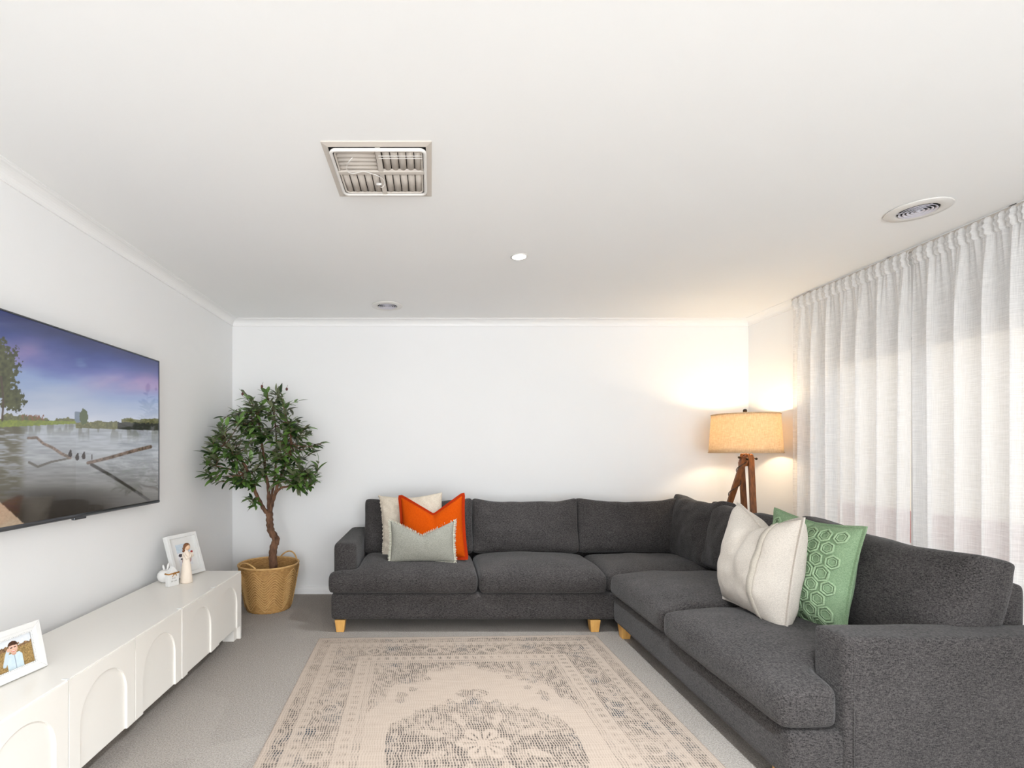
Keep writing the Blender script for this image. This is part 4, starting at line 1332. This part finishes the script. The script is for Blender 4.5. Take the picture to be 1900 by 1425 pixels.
def R3(x, y, d):   # pixel plus depth
    return P(x, y, d)
mains = [
    [R3(500, 955, 3.91), R3(490, 945, 3.89), R3(482, 930, 3.86), R3(471, 908, 3.82), R3(462, 890, 3.78), R3(457, 868, 3.74), R3(440, 845, 3.70), R3(418, 826, 3.66)],
    [R3(500, 952, 3.91), R3(499, 930, 3.92), R3(498, 905, 3.93), R3(493, 880, 3.94), R3(490, 850, 3.94), R3(484, 810, 3.93), R3(478, 765, 3.92)],
    [R3(501, 950, 3.91), R3(506, 930, 3.90), R3(512, 912, 3.88), R3(516, 895, 3.87), R3(530, 860, 3.86), R3(540, 825, 3.86), R3(535, 785, 3.88)],
    [R3(512, 914, 3.88), R3(522, 905, 3.86), R3(536, 902, 3.84), R3(553, 892, 3.82), R3(572, 880, 3.80)],
    [R3(502, 945, 3.91), R3(505, 915, 3.96), R3(510, 885, 4.00), R3(512, 850, 4.03), R3(512, 800, 4.04), R3(505, 750, 4.02)],
    [R3(475, 915, 3.83), R3(470, 895, 3.80), R3(455, 880, 3.74), R3(430, 872, 3.68), R3(400, 864, 3.62)],
]
mr = [(0.019, 0.006), (0.020, 0.006), (0.018, 0.006), (0.011, 0.005), (0.013, 0.005), (0.009, 0.004)]
mpaths = []
for pts, (a, b) in zip(mains, mr):
    q = sm(pts, 5); mpaths.append(q)
    obj('branch', MB().tube(q, taper_r(len(q), a, b, 0.09, a * 100), 8), M['bark'], tr_, smooth=True)
# foliage masses of the crown: pixel centre, radius (px), depth, depth spread
blobs = [(492, 745, 48, 3.93, 0.16, 8), (465, 775, 46, 3.90, 0.18, 9), (525, 768, 42, 3.93, 0.18, 8), (500, 800, 55, 3.82, 0.22, 13), (440, 815, 42, 3.80, 0.16, 9),
         (408, 842, 36, 3.64, 0.10, 8), (388, 858, 22, 3.56, 0.05, 5), (545, 820, 42, 3.88, 0.2, 9), (480, 845, 55, 3.78, 0.2, 14), (425, 868, 34, 3.68, 0.12, 7),
         (535, 865, 40, 3.82, 0.18, 9), (574, 862, 26, 3.80, 0.14, 7), (570, 892, 28, 3.80, 0.12, 8), (452, 885, 28, 3.76, 0.1, 5), (505, 875, 36, 3.80, 0.18, 8),
         (462, 930, 12, 3.84, 0.04, 2), (392, 890, 12, 3.60, 0.04, 2), (515, 728, 26, 3.95, 0.1, 4), (585, 830, 16, 3.88, 0.1, 3), (455, 755, 24, 3.9, 0.1, 4), (440, 782, 30, 3.86, 0.12, 5), (552, 782, 30, 3.92, 0.14, 5), (565, 815, 26, 3.9, 0.12, 4)]
leafmeshes = []
for (L, W, cup, bend) in ((0.080, 0.0155, 0.22, 0.18), (0.068, 0.0145, 0.3, 0.34), (0.088, 0.0145, 0.2, 0.26)):
    v = []; f = []
    N = 6
    for i in range(N + 1):
        s = i / N
        w = W * math.sin(math.pi * (0.04 + 0.94 * s)) ** 0.75
        z = -bend * L * s * s
        v += [(L * s, -w, z + cup * w), (L * s, 0, z), (L * s, w, z + cup * w)]
    for i in range(N):
        for k in range(2):
            a = 3 * i + k
            f.append((a, a + 3, a + 4, a + 1))
    me = bpy.data.meshes.new('leaf')
    me.from_pydata(v, [], f); me.update()
    if me.polygons[0].normal.z < 0: me.flip_normals()
    me.polygons.foreach_set('use_smooth', [True] * len(me.polygons))
    me.materials.append(M['leaf'])
    leafmeshes.append((me, v, [tuple(p.vertices) for p in me.polygons]))
leaves = []
twigs = MB()
random.seed(21)
allp = [p for q in mpaths for p in q[len(q) // 3:]]
for (cx, cy, rp_, dep, sp, cnt) in blobs:
    for _ in range(int(cnt * 1.15 + 0.5)):
        while True:
            ux, uy = random.uniform(-1, 1), random.uniform(-1, 1)
            if ux * ux + uy * uy < 1: break
        dd = dep + random.uniform(-sp, sp)
        end = P(cx + ux * rp_, cy + uy * rp_, dd)
        end.z = min(end.z, 1.72)
        end.x = max(end.x, XL + 0.07); end.y = min(end.y, YB - 0.07)
        best = min(allp, key=lambda p: (p - end).length + (0.25 if p.z > end.z + 0.02 else 0))
        d0 = end - best
        L = d0.length
        if L > 0.30:
            best = end - d0 * (0.30 / L) ; d0 = end - best
        mid = best.lerp(end, 0.5) + Vector((random.uniform(-.04, .04), random.uniform(-.04, .04), random.uniform(-0.07, .02)))
        path = sm([best, mid, end], 5)
        twigs.tube(path, [0.0042 - 0.0028 * i / (len(path) - 1) for i in range(len(path))], 5)
        n = random.randint(9, 12)
        for k in range(n):
            s = 0.22 + 0.78 * k / (n - 1)
            idx = min(len(path) - 2, int(s * (len(path) - 1)))
            p = path[idx].lerp(path[idx + 1], s * (len(path) - 1) - idx)
            t_ = (path[idx + 1] - path[idx]).normalized()
            side = t_.cross(Vector((random.uniform(-.4, .4), random.uniform(-.4, .4), 1))).normalized() * (1 if k % 2 else -1)
            dr = (t_ * random.uniform(0.35, 0.95) + side * random.uniform(0.5, 1.0) + Vector((0, -0.15, random.uniform(-0.45, 0.45)))).normalized()
            if k == n - 1: dr = t_
            up = Vector((random.uniform(-.5, .5), random.uniform(-.6, .3), 1))
            yv = up.cross(dr).normalized(); zv = dr.cross(yv)
            tip = p + dr * 0.09
            if tip.x < XL + 0.012 or tip.y > YB - 0.012: continue
            leaves.append((p, dr, yv, zv, random.uniform(0.72, 1.12), random.randrange(3)))
tag(obj('twigs', twigs, M['bark'], tr_, smooth=True), kind='stuff')
leaves.sort(key=lambda q: q[0].y)     # nearest first
rest = MB()
nleaf = 0
toff = tr_.location
for i, (p, dr, yv, zv, s, k) in enumerate(leaves):
    m = Matrix.Identity(4)
    for r in range(3):
        m[r][0] = dr[r] * s; m[r][1] = yv[r] * s; m[r][2] = zv[r] * s; m[r][3] = p[r]
    if i < 300:
        lo_ = link(bpy.data.objects.new('leaf', leafmeshes[k][0]), tr_)
        m[0][3] -= toff.x; m[1][3] -= toff.y; m[2][3] -= toff.z
        lo_.matrix_local = m
    else:
        rest.add([m @ Vector(q) for q in leafmeshes[k][1]], leafmeshes[k][2])
off = tr_.location
me = bpy.data.meshes.new('far_leaves')
me.from_pydata([(p[0] - off.x, p[1] - off.y, p[2] - off.z) for p in rest.v], [], rest.f); me.update()
me.polygons.foreach_set('use_smooth', [True] * len(me.polygons)); me.materials.append(M['leaf'])
tag(link(bpy.data.objects.new('far_leaves', me), tr_), kind='stuff')
for (x, y, d) in ((486, 717, 3.9), (450, 731, 3.88), (414, 809, 3.66), (440, 786, 3.76), (532, 722, 3.92)):
    c = P(x, y, d)
    obj('olive', MB().ball(c, 0.010, 10, 7, 1, 1, 1.3).tube([c + Vector((0, 0, 0.012)), c + Vector((0.006, 0.01, 0.035))], 0.0014, 4), M['olive'], tr_, smooth=True)

# ------------------------------------------------------------------ tripod floor lamp
LX, LY = 2.482, 3.90
lp = thing('floor_lamp', 'tripod floor lamp with brown wooden legs and a glowing linen drum shade', 'lamp', (LX, LY, 0))
SB, ST, RB, RT = 1.232, 1.532, 0.253, 0.234
def shade_prof(s, inset=0):
    return (RB + (RT - RB) * s - inset, SB + (ST - SB) * s)
prof = [shade_prof(k / 8) for k in range(9)] + [shade_prof(1 - k / 8, 0.003) for k in range(9)]
shd = obj('lamp_shade', MB().lathe(prof, (LX, LY, 0), 64, closed=True), M['shade'], lp, smooth=False)
for p in shd.data.polygons: p.use_smooth = True
for (s, nm) in ((0.0, 'shade_rim'), (1.0, 'shade_rim')):
    r, z = shade_prof(s)
    obj(nm, MB().tube([(LX + r * math.cos(2 * math.pi * k / 64), LY + r * math.sin(2 * math.pi * k / 64), z) for k in range(64)], 0.0045, 6, True), M['shade'], shd, smooth=True)
mbk = MB()
for k in range(3):
    a = 2 * math.pi * k / 3 + 0.4
    mbk.tube([(LX, LY, ST - 0.015), (LX + (RT - 0.004) * math.cos(a), LY + (RT - 0.004) * math.sin(a), ST - 0.006)], 0.0025, 6)
obj('spider', mbk, M['bronze'], lp)
obj('stem', MB().tube([(LX, LY, 1.17), (LX, LY, 1.32)], 0.011, 10), M['bronze'], lp, smooth=True)
obj('harp', MB().tube([(LX + 0.055 * math.sin(math.pi * k / 12) * (1 if side > 0 else -1), LY, 1.30 + 0.225 * k / 12) for side in (1,) for k in range(13)], 0.0022, 6)
    .tube([(LX - 0.055 * math.sin(math.pi * k / 12), LY, 1.30 + 0.225 * k / 12) for k in range(13)], 0.0022, 6), M['bronze'], lp, smooth=True)
obj('finial', MB().lathe([(1e-6, 0), (0.007, 0.0), (0.007, 0.016), (0.012, 0.022), (0.016, 0.034), (0.012, 0.046), (1e-6, 0.050)], (LX, LY, ST - 0.004), 16), M['bronze'], lp, smooth=True)
obj('bulb', MB().ball((LX, LY, 1.395), 0.028, 16, 10, 1, 1, 1.3), M['bulb'], lp, smooth=True)
bl = bpy.data.lights.new('bulb_light', 'POINT'); bl.energy = 14.5; bl.color = (1.0, 0.79, 0.52); bl.shadow_soft_size = 0.045
blo = bpy.data.objects.new('bulb_light', bl); link(blo, lp); blo.location = (0, 0, 1.415)
obj('hub', MB().lathe([(1e-6, 1.125), (0.026, 1.125), (0.040, 1.15), (0.044, 1.18), (0.036, 1.225), (1e-6, 1.225)], (LX, LY, 0), 6), M['walnut'], lp, bevel=0.004)
feet = [((2.432, 3.862, 1.20), (2.275, 4.215, 0.0)), ((2.508, 3.862, 1.20), (2.385, 3.60, 0.0)), ((2.478, 3.945, 1.18), (2.655, 4.06, 0.0))]
# near leg leans back and left, as the photograph shows it
feet[0] = ((2.452, 3.848, 1.205), (2.272, 4.20, 0.0))
feet[1] = ((2.512, 3.875, 1.20), (2.410, 3.63, 0.0))
feet[2] = ((2.475, 3.935, 1.16), (2.650, 4.10, 0.0))
for (p, q) in feet:
    lg = obj('leg', MB().bar(p, q, 0.021, 0.012, Vector((1, -0.1, 0))), M['walnut'], lp, bevel=0.004)
    obj('leg_end', MB().ball(Vector(p) + Vector((0, 0, 0.004)), 0.021, 14, 8, 1, 0.6, 1), M['walnut'], lg, smooth=True)
for (p, q) in (((LX - 0.036, LY - 0.03, 1.187), (LX - 0.068, LY - 0.035, 1.195)), ((LX + 0.040, LY - 0.03, 1.186), (LX + 0.066, LY - 0.035, 1.184)), ((LX - 0.028, LY - 0.056, 1.188), (LX - 0.034, LY - 0.082, 1.183))):
    p = Vector(p); q = Vector(q)
    obj('wing_screw', MB().tube([p, q], 0.0035, 8).ball(q, 0.010, 10, 7), M['bronze'], lp, smooth=True)
p, q = Vector(feet[0][0]), Vector(feet[0][1]); ax = (q - p).normalized()
e1 = Vector((1, 0, 0)); e1 = (e1 - ax * e1.dot(ax)).normalized(); e2 = ax.cross(e1)
pts = []
for k in range(120):
    s = 0.03 + 0.94 * k / 119
    a = s * 2 * math.pi * 6.2
    pts.append(p.lerp(q, s) + e1 * 0.031 * math.cos(a) + e2 * 0.022 * math.sin(a))
obj('power_cord', MB().tube(pts, 0.0028, 6), M['black'], lp, smooth=True)

# ------------------------------------------------------------------ sheer curtains and rail
rl = thing('curtain_rail', 'slim curtain rail fixed to the ceiling above the window', 'curtain rail', (2.712, 2.1, ZC - 0.03))
obj('track', MB().box(2.704, 2.722, 0.30, 3.70, ZC - 0.022, ZC - 0.006), M['vent'], rl)
for k in range(6):
    obj('bracket', MB().box(2.706, 2.720, 0.42 + k * 0.62, 0.45 + k * 0.62, ZC - 0.006, ZC), M['white'], rl)
def curtain(y_far, y_near, seed, label, spread=0.0, far_lean=0.0):
    rs = np.random.default_rng(seed)
    root = thing('sheer_curtain', label, 'curtain', (2.71, (y_far + y_near) / 2, 0.02), 'white sheer curtains')
    L = y_far - y_near
    n = int(L / 0.0048)
    s = np.linspace(0, 1, n)
    # irregular folds
    ph = np.zeros(n); cur = 0; st = L / (n - 1)
    wl = 0.13
    nf_ = int(L / 0.05) + 3
    ctrl = rs.uniform(0.10, 0.165, nf_); ctrl_amp = rs.uniform(0.6, 1.15, nf_)
    wls = np.interp(s * L, np.arange(nf_) * 0.05, ctrl); am = np.interp(s * L, np.arange(nf_) * 0.05, ctrl_amp)
    ph = np.cumsum(st / wls) * 2 * np.pi
    gat = rs.uniform(0.022, 0.034, nf_); phg = np.cumsum(st / np.interp(s * L, np.arange(nf_) * 0.05, gat)) * 2 * np.pi
    zt = ZC - 0.012; zh = zt - 0.088
    for (name, zs, mat) in (('heading_tape', np.linspace(zh, zt, 10), M['sheer_head']), ('drop', np.linspace(0.015, zh, 64), M['sheer'])):
        Z, S = np.meshgrid(zs, s, indexing='ij')
        topk = np.clip(1 - (zh - Z) / 0.45, 0, 1)
        body = 1 - topk ** 2
        fold = np.sin(ph)[None, :] + 0.35 * np.sin(2 * ph + 1.0)[None, :] * 0.6
        # folds wander a little with height
        X = 2.708 + 0.027 * am[None, :] * fold * (0.07 + 0.93 * body) + 0.0065 * np.sin(phg)[None, :] * topk ** 2
        X = X + 0.006 * np.sin(phg * 0.5)[None, :] * topk
        Y = y_far - S * L + 0.014 * np.cos(ph)[None, :] * body
        Y = Y + spread * np.clip((1.75 - Z) / 1.4, 0, 1) * np.exp(-((1 - S) * L / 0.25) ** 2 if spread > 0 else -((S) * L / 0.25) ** 2)
        if name == 'heading_tape':
            X = X + 0.004 * np.sin(Z * 2 * np.pi / 0.03)
            bulge = np.sin(np.pi * (Z - zh) / (zt - zh)); X = X - 0.007 - 0.009 * bulge + 0.002 * np.sin(phg * 1.0 + 0.6)[None, :] * bulge
        nz = len(zs)
        v = np.stack([X, Y, Z], -1).reshape(-1, 3)
        f = [(i * n + k, i * n + k + 1, (i + 1) * n + k + 1, (i + 1) * n + k) for i in range(nz - 1) for k in range(n - 1)]
        o = obj(name, MBA(v, f), mat, root, smooth=True)
    return root
curtain(3.70, 2.785, 3, 'white sheer curtain panel nearest the corner lamp', spread=0.012)
curtain(2.775, 0.55, 8, 'wide white sheer curtain panel behind the near half of the sofa', spread=-0.012)

# ------------------------------------------------------------------ ceiling fittings
# square evaporative cooling outlet
ev = thing('ceiling_vent', 'square off-white ceiling cooling outlet with louvres and a hanging cord', 'vent', (-0.205, 2.03, ZC))
vx0, vx1, vy0, vy1 = -0.41, 0.002, 1.825, 2.215
vz = ZC
for poly in ([(vx0, vy0), (vx1, vy0), (vx1 - 0.022, vy0 + 0.022), (vx0 + 0.022, vy0 + 0.022)], [(vx1, vy0), (vx1, vy1), (vx1 - 0.022, vy1 - 0.022), (vx1 - 0.022, vy0 + 0.022)],
             [(vx1, vy1), (vx0, vy1), (vx0 + 0.022, vy1 - 0.022), (vx1 - 0.022, vy1 - 0.022)], [(vx0, vy1), (vx0, vy0), (vx0 + 0.022, vy0 + 0.022), (vx0 + 0.022, vy1 - 0.022)]):
    v = [(poly[0][0], poly[0][1], vz - 0.004), (poly[1][0], poly[1][1], vz - 0.004), (poly[2][0], poly[2][1], vz - 0.009), (poly[3][0], poly[3][1], vz - 0.009)]
    v += [(a, b, vz) for a, b in poly]
    obj('frame_side', MB().add(v, [(0, 1, 2, 3), (7, 6, 5, 4), (0, 4, 5, 1), (1, 5, 6, 2), (2, 6, 7, 3), (3, 7, 4, 0)]), M['vent'], ev)
def rrect(x0, x1, y0, y1, r, z, n=5):
    pts = []
    for (cx, cy, a0) in ((x1 - r, y0 + r, -90), (x1 - r, y1 - r, 0), (x0 + r, y1 - r, 90), (x0 + r, y0 + r, 180)):
        for k in range(n + 1):
            a = math.radians(a0 + 90 * k / n)
            pts.append((cx + r * math.cos(a), cy + r * math.sin(a), z))
    return pts
ix0, ix1, iy0, iy1 = vx0 + 0.030, vx1 - 0.026, vy0 + 0.024, vy1 - 0.046
obj('inner_ring', MB().tube(rrect(ix0, ix1, iy0, iy1, 0.022, vz - 0.019), 0.0065, 8, True), M['ventwhite'], ev, smooth=True)
obj('inner_ring', MB().tube(rrect(ix0 + 0.012, ix1 - 0.012, iy0 + 0.012, iy1 - 0.012, 0.018, vz - 0.016), 0.004, 6, True), M['vent'], ev, smooth=True)
obj('duct_shade_panel', MB().box(vx0 + 0.02, vx1 - 0.02, vy0 + 0.02, vy1 - 0.02, vz - 0.003, vz - 0.0005), M['dark'], ev)  # dark sheet in place of the shaded recess above the louvres
mx, my = (ix0 + ix1) / 2, iy0 + (iy1 - iy0) * 0.47
obj('cross_bar', MB().box(ix0, ix1, my - 0.011, my + 0.011, vz - 0.022, vz - 0.008), M['vent'], ev, bevel=0.002)
obj('cross_bar', MB().box(mx - 0.010, mx + 0.010, iy0, iy1, vz - 0.021, vz - 0.008), M['vent'], ev, bevel=0.002)
def slat(x0, x1, y0, y1, along, tilt):
    """curved louvre blade lying between the bars"""
    m = MB(); N = 6
    v = []
    for i in range(N + 1):
        s = i / N
        z = vz - 0.005 - 0.012 * math.sin(math.pi * (0.1 + 0.8 * s)) * 0.9 - tilt * s
        if along == 'y': v += [(x0 + (x1 - x0) * s, y0, z), (x0 + (x1 - x0) * s, y1, z)]
        else: v += [(x0, y0 + (y1 - y0) * s, z), (x1, y0 + (y1 - y0) * s, z)]
    n = len(v)
    v += [(p[0], p[1], p[2] + 0.002) for p in v]
    f = []
    for i in range(N):
        a = 2 * i
        f += [(a, a + 2, a + 3, a + 1), (n + a, n + a + 1, n + a + 3, n + a + 2), (a, n + a, n + a + 2, a + 2), (a + 1, a + 3, n + a + 3, n + a + 1)]
    f += [(0, 1, n + 1, n), (n - 2, 2 * n - 2, 2 * n - 1, n - 1)]
    return m.add(v, f)
for (qx0, qx1, qy0, qy1, al) in ((ix0 + 0.012, mx - 0.012, iy0 + 0.010, my - 0.012, 'x'), (mx + 0.012, ix1 - 0.012, iy0 + 0.010, my - 0.012, 'y'),
                                 (ix0 + 0.012, mx - 0.012, my + 0.012, iy1 - 0.010, 'y'), (mx + 0.012, ix1 - 0.012, my + 0.012, iy1 - 0.010, 'y')):
    for k in range(5):
        if al == 'y':
            w = (qx1 - qx0) / 5
            obj('louvre', slat(qx0 + k * w + 0.0015, qx0 + (k + 1) * w - 0.0015, qy0, qy1, 'y', 0.002), M['vent'], ev, smooth=True)
        else:
            w = (qy1 - qy0) / 5
            obj('louvre', slat(qx0, qx1, qy0 + k * w + 0.001, qy0 + (k + 1) * w - 0.001, 'x', 0.002), M['vent'], ev, smooth=True)
for yy in (iy0 + 0.03, iy0 + 0.045):
    obj('wire', MB().tube([(mx, yy, vz - 0.024), (ix1 - 0.01, yy, vz - 0.024)], 0.0012, 5), M['ventwhite'], ev)
def CP(x, y, z):
    Y = (z - CH) * F / (VY - y)
    return Vector(((x - VX) * Y / F, Y, z))
sz_ = 7.308
cord = [CP(570 + a / sz_, 230 + b / sz_, vz - 0.030 - 0.01 * (i % 3 == 1)) for i, (a, b) in enumerate(((615, 455), (560, 520), (535, 590), (560, 655), (640, 670), (760, 645), (860, 670), (960, 705), (1030, 750), (1050, 810), (1020, 860), (985, 850)))]
obj('pull_cord', MB().tube(sm(cord, 4), 0.0016, 6), M['ventwhite'], ev, smooth=True)
kn = CP(570 + 970 / sz_, 230 + 815 / sz_, vz - 0.032)
obj('toggle', MB().tube([kn + Vector((-0.009, 0, 0)), kn + Vector((0.012, 0, 0))], 0.0055, 8), M['ventwhite'], ev, smooth=True)

def round_vent(c, R, label):
    root = thing('round_vent', label, 'vent', c, 'round ceiling vents')
    z = c[2]
    obj('flange', MB().lathe([(R * 0.60, -0.001), (R * 0.98, -0.001), (R, -0.005), (R * 0.97, -0.009), (R * 0.66, -0.012), (R * 0.62, -0.009)], c, 56, closed=True), M['ventwhite'], root, smooth=True)
    obj('duct_shade_disc', MB().lathe([(1e-6, -0.0005), (R * 0.62, -0.0005), (R * 0.62, -0.003), (1e-6, -0.003)], c, 40), M['dark'], root)  # flat dark disc painted as the shaded hole; the ceiling is uncut
    for k, rr in enumerate((0.54, 0.42, 0.30, 0.18)):
        r = R * rr
        obj('cone_ring', MB().lathe([(r - 0.005, -0.005), (r + 0.0035, -0.0125), (r + 0.002, -0.0135), (r - 0.006, -0.006)], c, 44, closed=True), M['ventlilac'], root, smooth=True)
    obj('centre_cone', MB().lathe([(1e-6, -0.004), (R * 0.05, -0.006), (R * 0.09, -0.0125), (1e-6, -0.014)], c, 24), M['ventlilac'], root, smooth=True)
    mbk = MB()
    for k in range(3):
        a = 0.5 + k * 2 * math.pi / 3
        mbk.bar(Vector(c) + Vector((0.01 * math.cos(a), 0.01 * math.sin(a), -0.006)), Vector(c) + Vector((R * 0.6 * math.cos(a), R * 0.6 * math.sin(a), -0.006)), 0.002, 0.002, Vector((0, 0, 1)))
    obj('spoke', mbk, M['ventlilac'], root)
    return root
def onceil(px, py):
    Y = (ZC - CH) * F / (VY - py)
    return ((px - VX) * Y / F, Y, ZC)
round_vent(onceil(1703, 388), 0.122, 'round white ceiling vent near the curtains')
round_vent(onceil(718.5, 566.5), 0.122, 'small round ceiling vent near the back wall')

def downlight(c, label, e, cone):
    root = thing('downlight', label, 'downlight', c, 'recessed ceiling downlights')
    obj('trim_ring', MB().lathe([(0.040, -0.0005), (0.050, -0.0005), (0.051, -0.004), (0.042, -0.006), (0.039, -0.003)], c, 40, closed=True), M['ventwhite'], root, smooth=True)
    obj('lens', MB().lathe([(1e-6, -0.001), (0.040, -0.001), (0.040, -0.004), (1e-6, -0.0045)], c, 40), M['led'], root)
    s = bpy.data.lights.new('downlight_beam', 'SPOT'); s.energy = e; s.spot_size = math.radians(cone); s.spot_blend = 0.7; s.shadow_soft_size = 0.04
    s.color = (0.90, 0.96, 1.0)
    so = bpy.data.objects.new('downlight_beam', s); link(so, root); so.location = (0, 0, -0.012)
    return root
downlight(onceil(963.5, 475.5), 'small glowing round downlight in the middle of the ceiling', 150, 92)
downlight((0.52, 0.35, ZC), 'assumed unseen downlight added above the camera to brighten the room', 430, 118)  # assumed lamp out of view, added to lift floor and ceiling brightness
downlight((0.52, -1.5, ZC), 'assumed unseen downlight added near the rear wall to brighten the room', 430, 125)  # second assumed lamp, added unseen behind the camera for brightness
